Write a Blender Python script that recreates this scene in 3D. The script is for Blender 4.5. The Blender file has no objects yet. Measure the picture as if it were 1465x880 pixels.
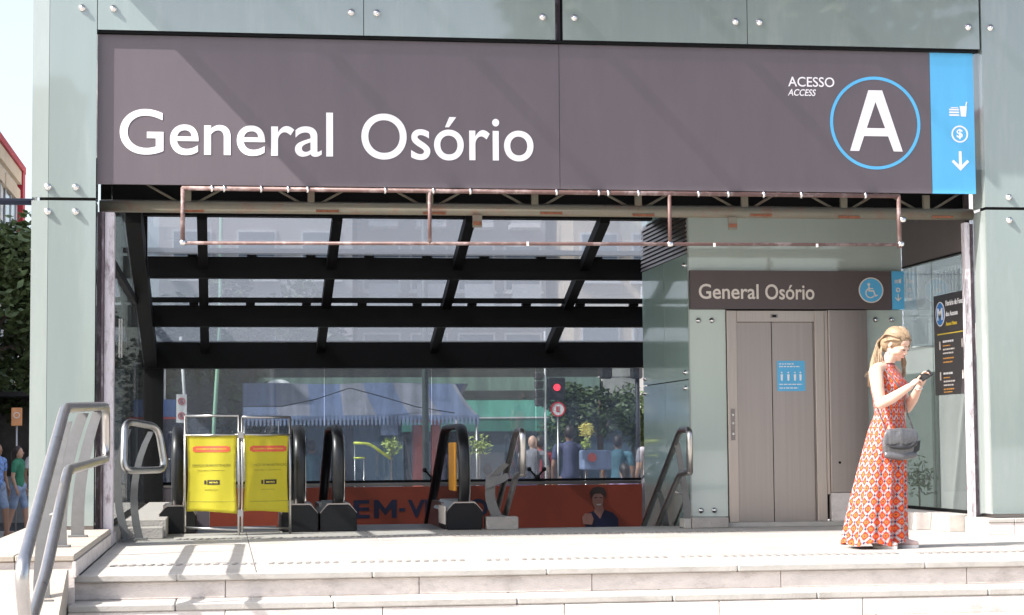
import bpy, bmesh, math, random
from mathutils import Vector, Matrix, noise
R = math.radians
S = bpy.context.scene
C = S.collection
random.seed(7)

# ------------------------------------------------------------------ camera, world, sun, exposure
cam_d = bpy.data.cameras.new('camera'); cam = bpy.data.objects.new('camera', cam_d); C.objects.link(cam)
S.camera = cam
cam_d.lens = 69.36; cam_d.sensor_width = 36.0; cam_d.clip_start = 0.1; cam_d.clip_end = 3000
right = Vector((0.98950984, -0.14426395, -0.00762798))
down = Vector((0.00250774, 0.06994616, -0.99754762))
fwd = Vector((0.14444371, 0.98706405, 0.06957419))
m = Matrix.Identity(4)
for i in range(3):
    m[i][0] = right[i]; m[i][1] = -down[i]; m[i][2] = -fwd[i]
m[2][3] = 0.79
cam.matrix_world = m

SUN_EL, SUN_AZ = R(44.7), R(20.0)          # travels towards +X, a little towards +Y
sun_dir = Vector((math.cos(SUN_EL)*math.cos(SUN_AZ), math.cos(SUN_EL)*math.sin(SUN_AZ), -math.sin(SUN_EL)))
W = bpy.data.worlds.new('World'); S.world = W; W.use_nodes = True
wn = W.node_tree; wn.nodes.clear()
sky = wn.nodes.new('ShaderNodeTexSky'); sky.sky_type = 'NISHITA'; sky.sun_disc = False
sky.sun_elevation = SUN_EL; sky.sun_rotation = math.atan2(-sun_dir.x, -sun_dir.y)
sky.air_density = 1.0; sky.dust_density = 3.0; sky.ozone_density = 1.0
bg = wn.nodes.new('ShaderNodeBackground'); bg.inputs[1].default_value = 0.15
wo = wn.nodes.new('ShaderNodeOutputWorld')
pale = wn.nodes.new('ShaderNodeHueSaturation'); pale.inputs['Saturation'].default_value = 0.7; pale.inputs['Value'].default_value = 0.98
wn.links.new(sky.outputs[0], pale.inputs['Color']); wn.links.new(pale.outputs[0], bg.inputs[0]); wn.links.new(bg.outputs[0], wo.inputs[0])
sd = bpy.data.lights.new('sun', 'SUN'); sd.energy = 4.3; sd.angle = R(0.5); sd.color = (1.0, 0.965, 0.94)
sun = bpy.data.objects.new('sun', sd); C.objects.link(sun)
sun.rotation_euler = sun_dir.to_track_quat('-Z', 'Y').to_euler()
S.view_settings.view_transform = 'Standard'; S.view_settings.look = 'None'
S.view_settings.exposure = 1.22; S.view_settings.gamma = 1.0
S.cycles.transparent_max_bounces = 24; S.cycles.max_bounces = 10

# ------------------------------------------------------------------ materials
def lin(c):
    if isinstance(c, str):
        c = [int(c[i:i+2], 16)/255 for i in (0, 2, 4)]
        return tuple(v/12.92 if v <= 0.04045 else ((v+0.055)/1.055)**2.4 for v in c)
    return tuple(c)
def nodes(name):
    mt = bpy.data.materials.new(name); mt.use_nodes = True
    nt = mt.node_tree; b = nt.nodes['Principled BSDF']
    return mt, nt, b
def mat(name, col, rough=0.6, metal=0.0, var=0.12, scale=6.0, bump=0.0, bscale=60.0, dirt=None, dirt_scale=2.0, dirt_amt=0.5,
        coat=0.0, spec=0.5, stretch=(1, 1, 1), rvar=0.0, emit=None):
    mt, nt, b = nodes(name); col = lin(col)
    tc = nt.nodes.new('ShaderNodeTexCoord'); mp = nt.nodes.new('ShaderNodeMapping')
    mp.inputs['Scale'].default_value = stretch
    geo = nt.nodes.new('ShaderNodeNewGeometry')
    nt.links.new(geo.outputs['Position'], mp.inputs['Vector'])
    n = nt.nodes.new('ShaderNodeTexNoise'); n.inputs['Scale'].default_value = scale; n.inputs['Detail'].default_value = 6
    n.inputs['Roughness'].default_value = 0.65
    nt.links.new(mp.outputs[0], n.inputs['Vector'])
    r = nt.nodes.new('ShaderNodeValToRGB')
    r.color_ramp.elements[0].position = 0.3; r.color_ramp.elements[1].position = 0.7
    r.color_ramp.elements[0].color = tuple(max(0, v*(1-var)) for v in col)+(1,)
    r.color_ramp.elements[1].color = tuple(min(1, v*(1+var)) for v in col)+(1,)
    nt.links.new(n.outputs['Fac'], r.inputs['Fac'])
    out = r.outputs['Color']
    if dirt:
        n2 = nt.nodes.new('ShaderNodeTexNoise'); n2.inputs['Scale'].default_value = dirt_scale
        n2.inputs['Detail'].default_value = 10; n2.inputs['Roughness'].default_value = 0.75
        nt.links.new(mp.outputs[0], n2.inputs['Vector'])
        r2 = nt.nodes.new('ShaderNodeValToRGB'); r2.color_ramp.elements[0].position = 0.5; r2.color_ramp.elements[1].position = 0.68
        r2.color_ramp.elements[0].color = (0, 0, 0, 1); r2.color_ramp.elements[1].color = (dirt_amt,)*3+(1,)
        nt.links.new(n2.outputs['Fac'], r2.inputs['Fac'])
        mx = nt.nodes.new('ShaderNodeMixRGB'); nt.links.new(r2.outputs[0], mx.inputs[0])
        nt.links.new(out, mx.inputs[1]); mx.inputs[2].default_value = lin(dirt)+(1,)
        out = mx.outputs[0]
    nt.links.new(out, b.inputs['Base Color'])
    b.inputs['Roughness'].default_value = rough; b.inputs['Metallic'].default_value = metal
    b.inputs['Specular IOR Level'].default_value = spec
    if rvar:
        mr = nt.nodes.new('ShaderNodeMapRange'); mr.inputs[3].default_value = max(0, rough-rvar); mr.inputs[4].default_value = rough+rvar
        nt.links.new(n.outputs['Fac'], mr.inputs[0]); nt.links.new(mr.outputs[0], b.inputs['Roughness'])
    if coat: b.inputs['Coat Weight'].default_value = coat; b.inputs['Coat IOR'].default_value = 2.1; b.inputs['Coat Roughness'].default_value = 0.03
    if emit: b.inputs['Emission Color'].default_value = lin(emit[0])+(1,); b.inputs['Emission Strength'].default_value = emit[1]
    if bump:
        nb = nt.nodes.new('ShaderNodeTexNoise'); nb.inputs['Scale'].default_value = bscale; nb.inputs['Detail'].default_value = 5
        nt.links.new(mp.outputs[0], nb.inputs['Vector'])
        bp = nt.nodes.new('ShaderNodeBump'); bp.inputs['Strength'].default_value = bump; bp.inputs['Distance'].default_value = 0.02
        nt.links.new(nb.outputs['Fac'], bp.inputs['Height']); nt.links.new(bp.outputs[0], b.inputs['Normal'])
    return mt
def glass(name, tint, milk=0.08, milk_col='c8d2dc', refl=0.12, translucent=False, streak=True):
    """thin glazing: clear transmission, a milky film for dust and haze, a sharp reflection"""
    mt, nt, b = nodes(name); nt.nodes.remove(b)
    o = nt.nodes['Material Output']
    tr = nt.nodes.new('ShaderNodeBsdfTransparent'); tr.inputs[0].default_value = lin(tint)+(1,)
    df = nt.nodes.new('ShaderNodeBsdfDiffuse' if not translucent else 'ShaderNodeBsdfTranslucent'); df.inputs[0].default_value = lin(milk_col)+(1,)
    gl = nt.nodes.new('ShaderNodeBsdfGlossy'); gl.inputs['Roughness'].default_value = 0.015
    m1 = nt.nodes.new('ShaderNodeMixShader'); m2 = nt.nodes.new('ShaderNodeMixShader')
    geo = nt.nodes.new('ShaderNodeNewGeometry'); mp = nt.nodes.new('ShaderNodeMapping'); mp.inputs['Scale'].default_value = (6, 1.5, 0.8)
    nt.links.new(geo.outputs['Position'], mp.inputs[0])
    n = nt.nodes.new('ShaderNodeTexNoise'); n.inputs['Scale'].default_value = 1.3; n.inputs['Detail'].default_value = 8
    nt.links.new(mp.outputs[0], n.inputs['Vector'])
    mr = nt.nodes.new('ShaderNodeMapRange'); mr.inputs[1].default_value = 0.3; mr.inputs[2].default_value = 0.75
    mr.inputs[3].default_value = milk*0.55; mr.inputs[4].default_value = min(1, milk*1.6)
    nt.links.new(n.outputs['Fac'], mr.inputs[0])
    if streak: nt.links.new(mr.outputs[0], m1.inputs[0])
    else: m1.inputs[0].default_value = milk
    nt.links.new(tr.outputs[0], m1.inputs[1]); nt.links.new(df.outputs[0], m1.inputs[2])
    lw = nt.nodes.new('ShaderNodeLayerWeight'); lw.inputs[0].default_value = 0.5
    pw = nt.nodes.new('ShaderNodeMath'); pw.operation = 'POWER'; pw.inputs[1].default_value = 5; nt.links.new(lw.outputs['Facing'], pw.inputs[0])
    ml = nt.nodes.new('ShaderNodeMath'); ml.operation = 'MULTIPLY_ADD'; ml.inputs[1].default_value = 0.8; ml.inputs[2].default_value = refl
    nt.links.new(pw.outputs[0], ml.inputs[0]); nt.links.new(ml.outputs[0], m2.inputs[0])
    nt.links.new(m1.outputs[0], m2.inputs[1]); nt.links.new(gl.outputs[0], m2.inputs[2])
    nt.links.new(m2.outputs[0], o.inputs[0])
    return mt
M = {}
M['stone'] = mat('pale_granite', (0.41, 0.385, 0.35), 0.55, var=0.10, scale=7, bump=0.15, bscale=90, dirt=(0.24, 0.21, 0.18), dirt_scale=1.9, dirt_amt=0.55)
M['stone_cream'] = mat('cream_granite', (0.38, 0.335, 0.28), 0.55, var=0.08, scale=9, bump=0.12, bscale=90, dirt=(0.36, 0.29, 0.22), dirt_scale=2.2, dirt_amt=0.5)
M['stone_riser'] = mat('pink_granite', (0.66, 0.595, 0.555), 0.6, var=0.10, scale=7, bump=0.2, bscale=60, dirt=(0.27, 0.225, 0.20), dirt_scale=2.6, dirt_amt=0.6, stretch=(1, 1, 2.0))
M['stone_dark'] = mat('worn_stone', (0.36, 0.33, 0.30), 0.7, var=0.15, scale=12, bump=0.4, bscale=50, dirt=(0.2, 0.18, 0.16), dirt_scale=6, dirt_amt=0.5)
M['stud'] = mat('grooved_strip', (0.27, 0.25, 0.23), 0.7)
M['mortar'] = mat('mortar', (0.30, 0.27, 0.24), 0.9)
M['asphalt'] = mat('asphalt', (0.055, 0.055, 0.058), 0.85, var=0.3, scale=20, bump=0.3)
M['paving'] = mat('mosaic_paving', (0.34, 0.32, 0.30), 0.8, var=0.25, scale=8, bump=0.3)
def enamel(name, col, rough=0.08, var=0.03):
    return mat(name, col, rough, var=var, scale=1.2, spec=0.5, coat=0.6, dirt=(0.5, 0.52, 0.48), dirt_scale=1.1, dirt_amt=0.12, stretch=(4, 4, 0.6))
M['panel'] = enamel('green_grey_glass_panel', (0.215, 0.258, 0.243))
M['panel_pale'] = enamel('pale_glass_panel', (0.27, 0.305, 0.285))  # paler copy of the panel, standing in for sunlight and reflection on the columns
M['panel_lift'] = enamel('lift_glass_panel', (0.42, 0.49, 0.45), 0.1)
M['panel_side'] = enamel('lift_side_glass', (0.40, 0.54, 0.50), 0.1)
M['backing'] = mat('dark_backing', (0.03, 0.028, 0.027), 0.8)
M['black'] = mat('black_painted_steel', (0.004, 0.004, 0.0045), 0.6, var=0.2, spec=0.15)
M['steel'] = mat('brushed_stainless', (0.46, 0.40, 0.365), 0.34, metal=1.0, var=0.10, scale=5, stretch=(40, 40, 0.5), rvar=0.06)
M['steel_door'] = mat('scratched_stainless_door', (0.37, 0.325, 0.305), 0.34, metal=1.0, var=0.06, scale=2.5, stretch=(14, 14, 0.25), rvar=0.10, bump=0.012, bscale=5)
M['steel_dark'] = mat('dark_stainless', (0.26, 0.235, 0.22), 0.38, metal=1.0, var=0.18, scale=2, rvar=0.07)
M['rail'] = mat('tubular_stainless', (0.52, 0.50, 0.48), 0.3, metal=1.0, var=0.08, scale=14, rvar=0.08)
M['flatbar'] = mat('grey_flat_bar', (0.17, 0.168, 0.165), 0.5, metal=0.4, var=0.08, scale=20)
M['chrome'] = mat('chrome', (0.75, 0.74, 0.74), 0.12, metal=1.0, var=0.03)
M['beige'] = mat('beige_painted_tube', (0.17, 0.155, 0.115), 0.5, var=0.12, scale=4, dirt=(0.17, 0.06, 0.035), dirt_scale=4, dirt_amt=0.8)
M['pink'] = mat('faded_red_pipe', (0.13, 0.072, 0.062), 0.5, var=0.2, scale=9, dirt=(0.55, 0.47, 0.45), dirt_scale=7, dirt_amt=0.5)
M['peel'] = mat('peeling_white_paint', (0.56, 0.52, 0.55), 0.6, var=0.06, scale=8, dirt=(0.13, 0.085, 0.09), dirt_scale=5, dirt_amt=0.95, stretch=(3, 3, 1), bump=0.25, bscale=30)
M['peel_dark'] = mat('rusty_dark_paint', (0.10, 0.075, 0.085), 0.7, var=0.3, scale=8, dirt=(0.4, 0.36, 0.40), dirt_scale=6, dirt_amt=0.7, stretch=(3, 3, 1))
M['rust'] = mat('rust', (0.20, 0.07, 0.035), 0.85, var=0.4, scale=30)
def signmat(name, col, rough=0.4):
    return mat(name, col, rough, var=0.05, scale=1.3, dirt=tuple(min(1, c*1.3) for c in lin(col)), dirt_scale=1.7, dirt_amt=0.25, stretch=(3, 3, 0.7))
M['sign'] = signmat('taupe_sign_vinyl', (0.112, 0.092, 0.102))
M['sign_lift'] = signmat('taupe_lift_sign', (0.092, 0.072, 0.073))
M['blue'] = signmat('sky_blue_vinyl', (0.10, 0.42, 0.70))
M['white'] = mat('white_lettering', (0.80, 0.78, 0.78), 0.4, var=0.02)
M['cream'] = mat('cream_lettering', (0.72, 0.66, 0.60), 0.5, var=0.03)
M['yellow'] = mat('yellow_vinyl', (0.80, 0.70, 0.06), 0.5, var=0.05, scale=3)
M['yellow'].node_tree.nodes['Principled BSDF'].inputs['Roughness'].default_value = 0.5
M['red_print'] = mat('red_print', (0.72, 0.10, 0.05), 0.5)
M['olive_print'] = mat('olive_print', (0.30, 0.25, 0.03), 0.6)
M['dark_print'] = mat('dark_print', (0.03, 0.015, 0.012), 0.6)
M['navy_print'] = mat('navy_print', (0.008, 0.009, 0.035), 0.5)
M['banner_red'] = mat('brick_red_banner', (0.21, 0.034, 0.014), 0.5, var=0.1, scale=2)
M['poster'] = mat('dark_poster', (0.042, 0.038, 0.040), 0.35, var=0.1)
M['poster_blue'] = mat('poster_blue', (0.03, 0.19, 0.5), 0.4)
M['poster_orange'] = mat('poster_orange', (0.75, 0.35, 0.08), 0.5)
M['poster_yellow'] = mat('poster_yellow', (0.75, 0.55, 0.05), 0.5)
M['rubber'] = mat('black_rubber_handrail', (0.010, 0.010, 0.011), 0.34, var=0.2, scale=10)
M['plastic_black'] = mat('black_plastic', (0.006, 0.006, 0.007), 0.45, var=0.2, spec=.3)
M['orange'] = mat('orange_plate', (0.75, 0.33, 0.03), 0.45)
M['glass_rear'] = glass('rear_window_glass', 'dce2e4', 0.24, '8790a4', 0.05)  # bluish milky film puts the hazy reflection into the glass colour
M['glass_side'] = glass('side_window_glass', 'f3f6f6', 0.06, 'a9b4b8', 0.04)
M['glass_right'] = glass('right_window_glass', 'e2e8e6', 0.08, 'b5b9b4', 0.03)
M['glass_roof'] = glass('dusty_roof_glass', 'c4c8cd', 0.25, 'b4b8be', 0.03, True, streak=False)
M['shade_canopy'] = glass('grey_canopy_glass', 'b2acb8', 0.16, '9aa0a8', 0.04, True, streak=False)
M['glass_balus'] = glass('balustrade_glass', 'b0bac0', 0.06, '90989c', 0.06)
M['soffit'] = mat('dark_soffit', (0.03, 0.03, 0.032), 0.7)

# ------------------------------------------------------------------ geometry helpers
def new(): return bmesh.new()
def box(bm, x0, x1, y0, y1, z0, z1, bev=0.0):
    vs = [bm.verts.new((x, y, z)) for x in (x0, x1) for y in (y0, y1) for z in (z0, z1)]
    fs = [(0, 1, 3, 2), (4, 6, 7, 5), (0, 4, 5, 1), (2, 3, 7, 6), (0, 2, 6, 4), (1, 5, 7, 3)]
    nf = [bm.faces.new([vs[i] for i in f]) for f in fs]
    if bev > 0:
        es = set(e for f in nf for e in f.edges)
        bmesh.ops.bevel(bm, geom=list(es), offset=bev, segments=1, affect='EDGES')
    return nf
def prism(bm, pts, axis, a, b):
    """polygon pts (2-D) extruded along axis from a to b; order of the other two axes kept"""
    def mk(p, t):
        if axis == 'x': return (t, p[0], p[1])
        if axis == 'y': return (p[0], t, p[1])
        return (p[0], p[1], t)
    v0 = [bm.verts.new(mk(p, a)) for p in pts]; v1 = [bm.verts.new(mk(p, b)) for p in pts]
    n = len(pts)
    bm.faces.new(v0); bm.faces.new(list(reversed(v1)))
    for i in range(n):
        bm.faces.new((v0[i], v1[i], v1[(i+1) % n], v0[(i+1) % n]))
def sweep(bm, pts, radii, seg=10, flat=(1, 1), up=Vector((0, 0, 1)), closed=False, caps=True):
    pts = [Vector(p) for p in pts]; n = len(pts)
    if not isinstance(radii, (list, tuple)): radii = [radii]*n
    rings = []; prev = None
    for i, p in enumerate(pts):
        if closed: t = (pts[(i+1) % n]-pts[i-1])
        else: t = pts[min(i+1, n-1)]-pts[max(i-1, 0)]
        t.normalize()
        if prev is None:
            a = up if abs(t.dot(up)) < 0.95 else Vector((1, 0, 0))
            s = t.cross(a).normalized()
        else:
            s = (prev-t*prev.dot(t))
            s = s.normalized() if s.length > 1e-6 else t.orthogonal().normalized()
        prev = s; u = s.cross(t).normalized()
        rings.append([bm.verts.new(p+s*math.cos(2*math.pi*k/seg)*radii[i]*flat[0]+u*math.sin(2*math.pi*k/seg)*radii[i]*flat[1]) for k in range(seg)])
    for i in range(n if closed else n-1):
        a, b = rings[i], rings[(i+1) % n]
        for k in range(seg):
            bm.faces.new((a[k], a[(k+1) % seg], b[(k+1) % seg], b[k]))
    if caps and not closed:
        bm.faces.new(list(reversed(rings[0]))); bm.faces.new(rings[-1])
def rounded(pts, r=0.08, k=5, closed=False):
    pts = [Vector(p) for p in pts]; out = []; n = len(pts)
    for i, p in enumerate(pts):
        if not closed and i in (0, n-1): out.append(p); continue
        a, b = pts[i-1], pts[(i+1) % n]
        da, db = (a-p), (b-p); ra = min(r, da.length*0.48); rb = min(r, db.length*0.48)
        A = p+da.normalized()*ra; B = p+db.normalized()*rb
        for j in range(k+1):
            t = j/k; out.append(A*(1-t)**2+p*2*t*(1-t)+B*t*t)
    return out
def sphere(bm, c, r, seg=12, rings=8, rot=None):
    if not isinstance(r, (list, tuple)): r = (r, r, r)
    mt = Matrix.Translation(Vector(c))
    if rot is not None: mt = mt @ rot.to_4x4()
    mt = mt @ Matrix.Diagonal(Vector((*r, 1)))
    bmesh.ops.create_uvsphere(bm, u_segments=seg, v_segments=rings, radius=1.0, matrix=mt)
def disc(bm, cx, cz, y0, y1, r, seg=32, r_in=None):
    """round plate facing -Y"""
    o = [(cx+math.cos(2*math.pi*i/seg)*r, cz+math.sin(2*math.pi*i/seg)*r) for i in range(seg)]
    if r_in is None: prism(bm, o, 'y', y0, y1); return
    q = [(cx+math.cos(2*math.pi*i/seg)*r_in, cz+math.sin(2*math.pi*i/seg)*r_in) for i in range(seg)]
    V = [[bm.verts.new((p[0], y, p[1])) for p in L] for L in (o, q) for y in (y0, y1)]
    for i in range(seg):
        j = (i+1) % seg
        bm.faces.new((V[0][i], V[0][j], V[2][j], V[2][i])); bm.faces.new((V[1][i], V[3][i], V[3][j], V[1][j]))
        bm.faces.new((V[0][i], V[1][i], V[1][j], V[0][j])); bm.faces.new((V[2][i], V[2][j], V[3][j], V[3][i]))
def mesh_of(bm, name):
    bmesh.ops.recalc_face_normals(bm, faces=bm.faces[:])
    me = bpy.data.meshes.new(name); bm.to_mesh(me); bm.free(); return me
def link(name, me, m_, parent=None, smooth=False):
    o = bpy.data.objects.new(name, me); C.objects.link(o)
    if m_ is not None and not me.materials: me.materials.append(m_)
    if smooth:
        me.polygons.foreach_set('use_smooth', [True]*len(me.polygons))
    if parent is not None:
        o.parent = parent
        if parent.type == 'EMPTY': o.location = -Vector(parent.location)
    return o
def obj(name, bm, m_, parent=None, smooth=False):
    return link(name, mesh_of(bm, name), m_, parent, smooth)
def bx(name, m_, parent, *a, bev=0.0):
    bm = new(); box(bm, *a, bev=bev); return obj(name, bm, m_, parent)
def tb(name, m_, parent, pts, r, seg=10, **k):
    bm = new(); sweep(bm, pts, r, seg, **k); return obj(name, bm, m_, parent, True)
def thing(name, label, cat, loc=(0, 0, 0), group=None):
    o = bpy.data.objects.new(name, None); C.objects.link(o); o.location = loc; o.empty_display_size = 0.2
    o['label'] = label; o['category'] = cat
    if group: o['group'] = group
    return o
def tag(o, label, cat, group=None):
    o['label'] = label; o['category'] = cat
    if group: o['group'] = group
    return o
def struct(o): o['kind'] = 'structure'; return o
def stuff(o): o['kind'] = 'stuff'; return o
def text_mesh(body, w=None, h=None, bold=0.0, depth=0.004, shear=0.0, spacing=1.0, res=4):
    cu = bpy.data.curves.new('text', 'FONT'); cu.body = body; cu.size = 1; cu.offset = bold; cu.shear = shear
    cu.space_character = spacing; cu.resolution_u = res; cu.extrude = 0.0
    o = bpy.data.objects.new('text', cu); C.objects.link(o)
    dg = bpy.context.evaluated_depsgraph_get(); me = bpy.data.meshes.new_from_object(o.evaluated_get(dg))
    bpy.data.objects.remove(o); bpy.data.curves.remove(cu)
    bm = new(); bm.from_mesh(me); bpy.data.meshes.remove(me)
    xs = [v.co.x for v in bm.verts]; ys = [v.co.y for v in bm.verts]
    W_, H_ = max(xs)-min(xs), max(ys)-min(ys)
    sx = w/W_ if w else h/H_; sy = h/H_ if h else sx
    if not w: sx = sy
    for v in bm.verts: v.co = Vector(((v.co.x-min(xs))*sx, 0, (v.co.y-min(ys))*sy))
    for f in bm.faces: f.smooth = False
    ret = bmesh.ops.extrude_face_region(bm, geom=bm.faces[:])
    vs = [g for g in ret['geom'] if isinstance(g, bmesh.types.BMVert)]
    bmesh.ops.translate(bm, verts=vs, vec=(0, -depth, 0))
    return bm
def text(name, body, m_, parent, x, y, z, w=None, h=None, rotz=0.0, **k):
    """lettering whose lower left corner stands at x,y,z, facing -Y (turned by rotz)"""
    bm = text_mesh(body, w, h, **k)
    bmesh.ops.transform(bm, matrix=Matrix.Translation((x, y, z)) @ Matrix.Rotation(rotz, 4, 'Z'), verts=bm.verts)
    return obj(name, bm, m_, parent)
def letters(body, m_, parent, x, y, z, w, h, **k):
    """one part for each letter"""
    bm = text_mesh(body, w, h, **k)
    # split into letters by islands overlapping in x
    seen = set(); isl = []
    for v in bm.verts:
        if v in seen: continue
        st = [v]; grp = []
        seen.add(v)
        while st:
            a = st.pop(); grp.append(a)
            for e in a.link_edges:
                b = e.other_vert(a)
                if b not in seen: seen.add(b); st.append(b)
        isl.append([min(q.co.x for q in grp), max(q.co.x for q in grp), grp])
    isl.sort(key=lambda t: t[0]); merged = []
    for a in isl:
        if merged and a[0] < merged[-1][1]-0.25*min(a[1]-a[0], merged[-1][1]-merged[-1][0]):
            merged[-1][1] = max(merged[-1][1], a[1]); merged[-1][2] += a[2]
        else: merged.append(a)
    for a in merged:
        s = set(a[2]); idx = {v: i for i, v in enumerate(a[2])}
        fs = [[idx[v] for v in f.verts] for f in bm.faces if f.verts[0] in s]
        me = bpy.data.meshes.new('letter'); me.from_pydata([(v.co.x+x, v.co.y+y, v.co.z+z) for v in a[2]], [], fs)
        link('letter', me, m_, parent)
    bm.free()
def copy_tree(o, parent=None):
    c = o.copy(); C.objects.link(c)
    if parent is not None: c.parent = parent
    for ch in o.children: copy_tree(ch, c)
    return c

# ================================================================== THE SETTING: ground, platform, steps
YF = 16.2            # front of the cladding
GZ = -0.78           # street level
PX0, PX1 = -0.90, 9.0
bm = new()
gx = [-900, -0.9, 5.06, 900]; gy = [-400, 18.72, 23.6, 1500]
for i in range(3):
    for j in range(3):
        if i == 1 and j == 1: continue
        vs = [bm.verts.new(p) for p in ((gx[i], gy[j], GZ), (gx[i+1], gy[j], GZ), (gx[i+1], gy[j+1], GZ), (gx[i], gy[j+1], GZ))]
        bm.faces.new(vs)
bmesh.ops.remove_doubles(bm, verts=bm.verts[:], dist=1e-4)
struct(obj('ground', bm, M['paving']))
bm = new()
vs = [bm.verts.new(p) for p in ((-300, 39, GZ+.004), (300, 39, GZ+.004), (300, 47, GZ+.004), (-300, 47, GZ+.004))]; bm.faces.new(vs)
struct(obj('road', bm, M['asphalt']))

def slab_grid(parent, name, m_, x0, x1, y0, y1, z, t, lx, ly, gap=0.005, jit=0.0015, cache={}):
    nx = max(1, round((x1-x0)/lx)); ny = max(1, round((y1-y0)/ly)); ax = (x1-x0)/nx; ay = (y1-y0)/ny
    key = (round(ax, 3), round(ay, 3), t, m_.name)
    if key not in cache:
        b = new(); box(b, gap/2, ax-gap/2, gap/2, ay-gap/2, -t, 0, bev=0.003); me = mesh_of(b, name); me.materials.append(m_); cache[key] = me
    for i in range(nx):
        for j in range(ny):
            o = link(name, cache[key], m_, parent); o.location = Vector((x0+i*ax, y0+j*ay, z+random.uniform(-jit, jit)))-(Vector(parent.location) if parent.type == 'EMPTY' else Vector())
pf = bx('platform_floor', M['mortar'], None, PX0+.01, PX1, 12.70, 18.70, GZ-.3, -0.035); struct(pf)
slab_grid(pf, 'stone_slab', M['stone'], PX0+.012, PX1, 12.62, 18.72, 0, 0.034, 1.15, 0.61)
pf2 = bx('platform_floor', M['mortar'], None, 4.38, PX1, 18.70, 20.38, GZ-.3, -0.035); struct(pf2)
# two rows of raised anti-slip studs, as in the photo: one near the edge, one before the escalators
for (ya, xa, xb) in ((13.52, -0.75, 8.6), (17.25, -0.4, 4.6)):
    bm = new(); x = xa
    while x < xb:
        if random.random() > 0.06:
            w = 0.03
            box(bm, x, x+w, ya, ya+0.075, 0.0005, 0.006); box(bm, x+0.015, x+w+0.012, ya+0.1, ya+0.16, 0.0005, 0.006)
        x += 0.062
    stuff(obj('grooved_strip', bm, M['stud'], pf))

# steps: nosing slabs on riser slabs, cut into lengths like the real ones
SE = [12.65, 12.25, 11.85, 11.45, 11.05]
steps = bx('steps', M['mortar'], None, -0.93, PX1, 12.702, 12.72, GZ, -0.06); struct(steps)
def slabs(name, m_, x0, x1, y0, y1, z0, z1, cuts, bev=0.004):
    xs = [x0]+cuts+[x1]
    for a, b in zip(xs[:-1], xs[1:]):
        o = bx(name, m_, steps, a+.002, b-.002, y0+random.uniform(-.002, .002), y1, z0, z1+random.uniform(-.001, .001), bev=bev)
for i, y in enumerate(SE):
    z = -0.155*i; rnd = random.Random(3+i)
    cuts = []; x = -0.93+rnd.uniform(.5, 1.1)
    while x < PX1-.4: cuts.append(x); x += rnd.uniform(0.9, 1.5)
    if i < 5:
        yb = 12.619 if i == 0 else SE[i-1]+0.03
        slabs('riser_slab', M['stone_riser'], -0.93, PX1, y+0.006, y+0.05, z-0.155, z-0.047, [c+0.3 for c in cuts if c+.3 < PX1-.1])
        if i > 0: slabs('tread_slab', M['stone'], -0.93, PX1, y-0.001, yb+.02, z-0.045, z, cuts, bev=0.007)
        else: slabs('tread_slab', M['stone'], -0.93, PX1, y-0.002, 12.617, z-0.045, z, cuts, bev=0.007)
        if i > 0: bx('step_core', M['mortar'], steps, -0.93, PX1, y+0.055, SE[i-1]+.03, GZ, z-0.05)
# stringer beside the steps and left plinth
t = thing('stair_stringer', 'pale stone slope edging the steps under the left railing', 'stair edge', (-1.3, 11.5, GZ))
bm = new(); prism(bm, [(12.4, GZ), (12.4, 0.055), (12.28, 0.055), (10.4, -0.62), (10.2, GZ)], 'x', -1.62, -0.935); obj('coping', bm, M['stone_cream'], t)
t = thing('left_plinth', 'low pale stone plinth under the left glass column', 'plinth', (-1.3, 14.5, GZ))
bx('core', M['mortar'], t, -1.60, -0.915, 12.46, 16.9, GZ, 0.10)
for (xa, xb) in ((-1.62, -1.26), (-1.26, -0.90)):
    for k in range(4):
        yy = 12.42+k*1.13; bx('stone', M['stone_cream'], t, xa+.002, xb-.002, yy+.002, yy+1.13-.002, 0.101, 0.14, bev=.006)
for k in range(4):
    yy = 12.42+k*1.13
    bx('side_stone', M['stone_riser'], t, -0.913, -0.893, yy+.002, yy+1.13-.002, 0.001, 0.098, bev=.002)
    bx('side_stone', M['stone_riser'], t, -1.618, -1.602, yy+.002, yy+1.13-.002, GZ, 0.098, bev=.002)
for k in range(2):
    bx('front_stone', M['stone_riser'], t, (-1.62, -1.26)[k]+.002, (-1.26, -0.9)[k]-.002, 12.44, 12.458, GZ, 0.099, bev=.002)
t = thing('side_kerb', 'long stone kerb under the left glass side wall', 'kerb', (-.95, 20, GZ))
for k in range(6): bx('stone', M['stone_dark'], t, -1.0, -.88, 16.92+k*1.08, 17.99+k*1.08, GZ, .139, bev=.004)
t = thing('right_plinth', 'low stone plinth carrying the right glass column', 'plinth', (7.2, 16.3, 0))
for (a, b) in ((6.42, 6.66), (6.66, 7.9), (7.9, 9.0)):
    bx('stone', M['stone_riser'], t, a+.002, b-.002, 16.08, 16.6, 0.0, 0.10, bev=.004)
    bx('cap_stone', M['stone'], t, a+.002, b-.002, 16.07, 16.6, 0.102, 0.135, bev=.004)
t = thing('side_kerb', 'stone kerb along the foot of the right glass wall', 'kerb', (6.4, 17.6, 0))
for (a, b) in ((16.62, 17.12), (17.14, 17.7), (17.7, 18.26)):
    bx('stone', M['stone'] if a < 17 else M['stone_riser'], t, 6.28 if a < 17 else 6.16, 6.6, a+.002, b-.002, 0.0, 0.155, bev=.005)
t = thing('ground_block', 'grey stone block at the foot of the left stair rail, right of the escalators', 'stone block', (2.58, 18.5, 0))
bx('block', M['stone_dark'], t, 2.44, 2.74, 18.40, 18.62, 0.0, 0.12, bev=.008)
t = thing('ground_block', 'stained stone block at the foot of the lift front, left of the lift door', 'stone block', (4.55, 18.2, 0))
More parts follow.
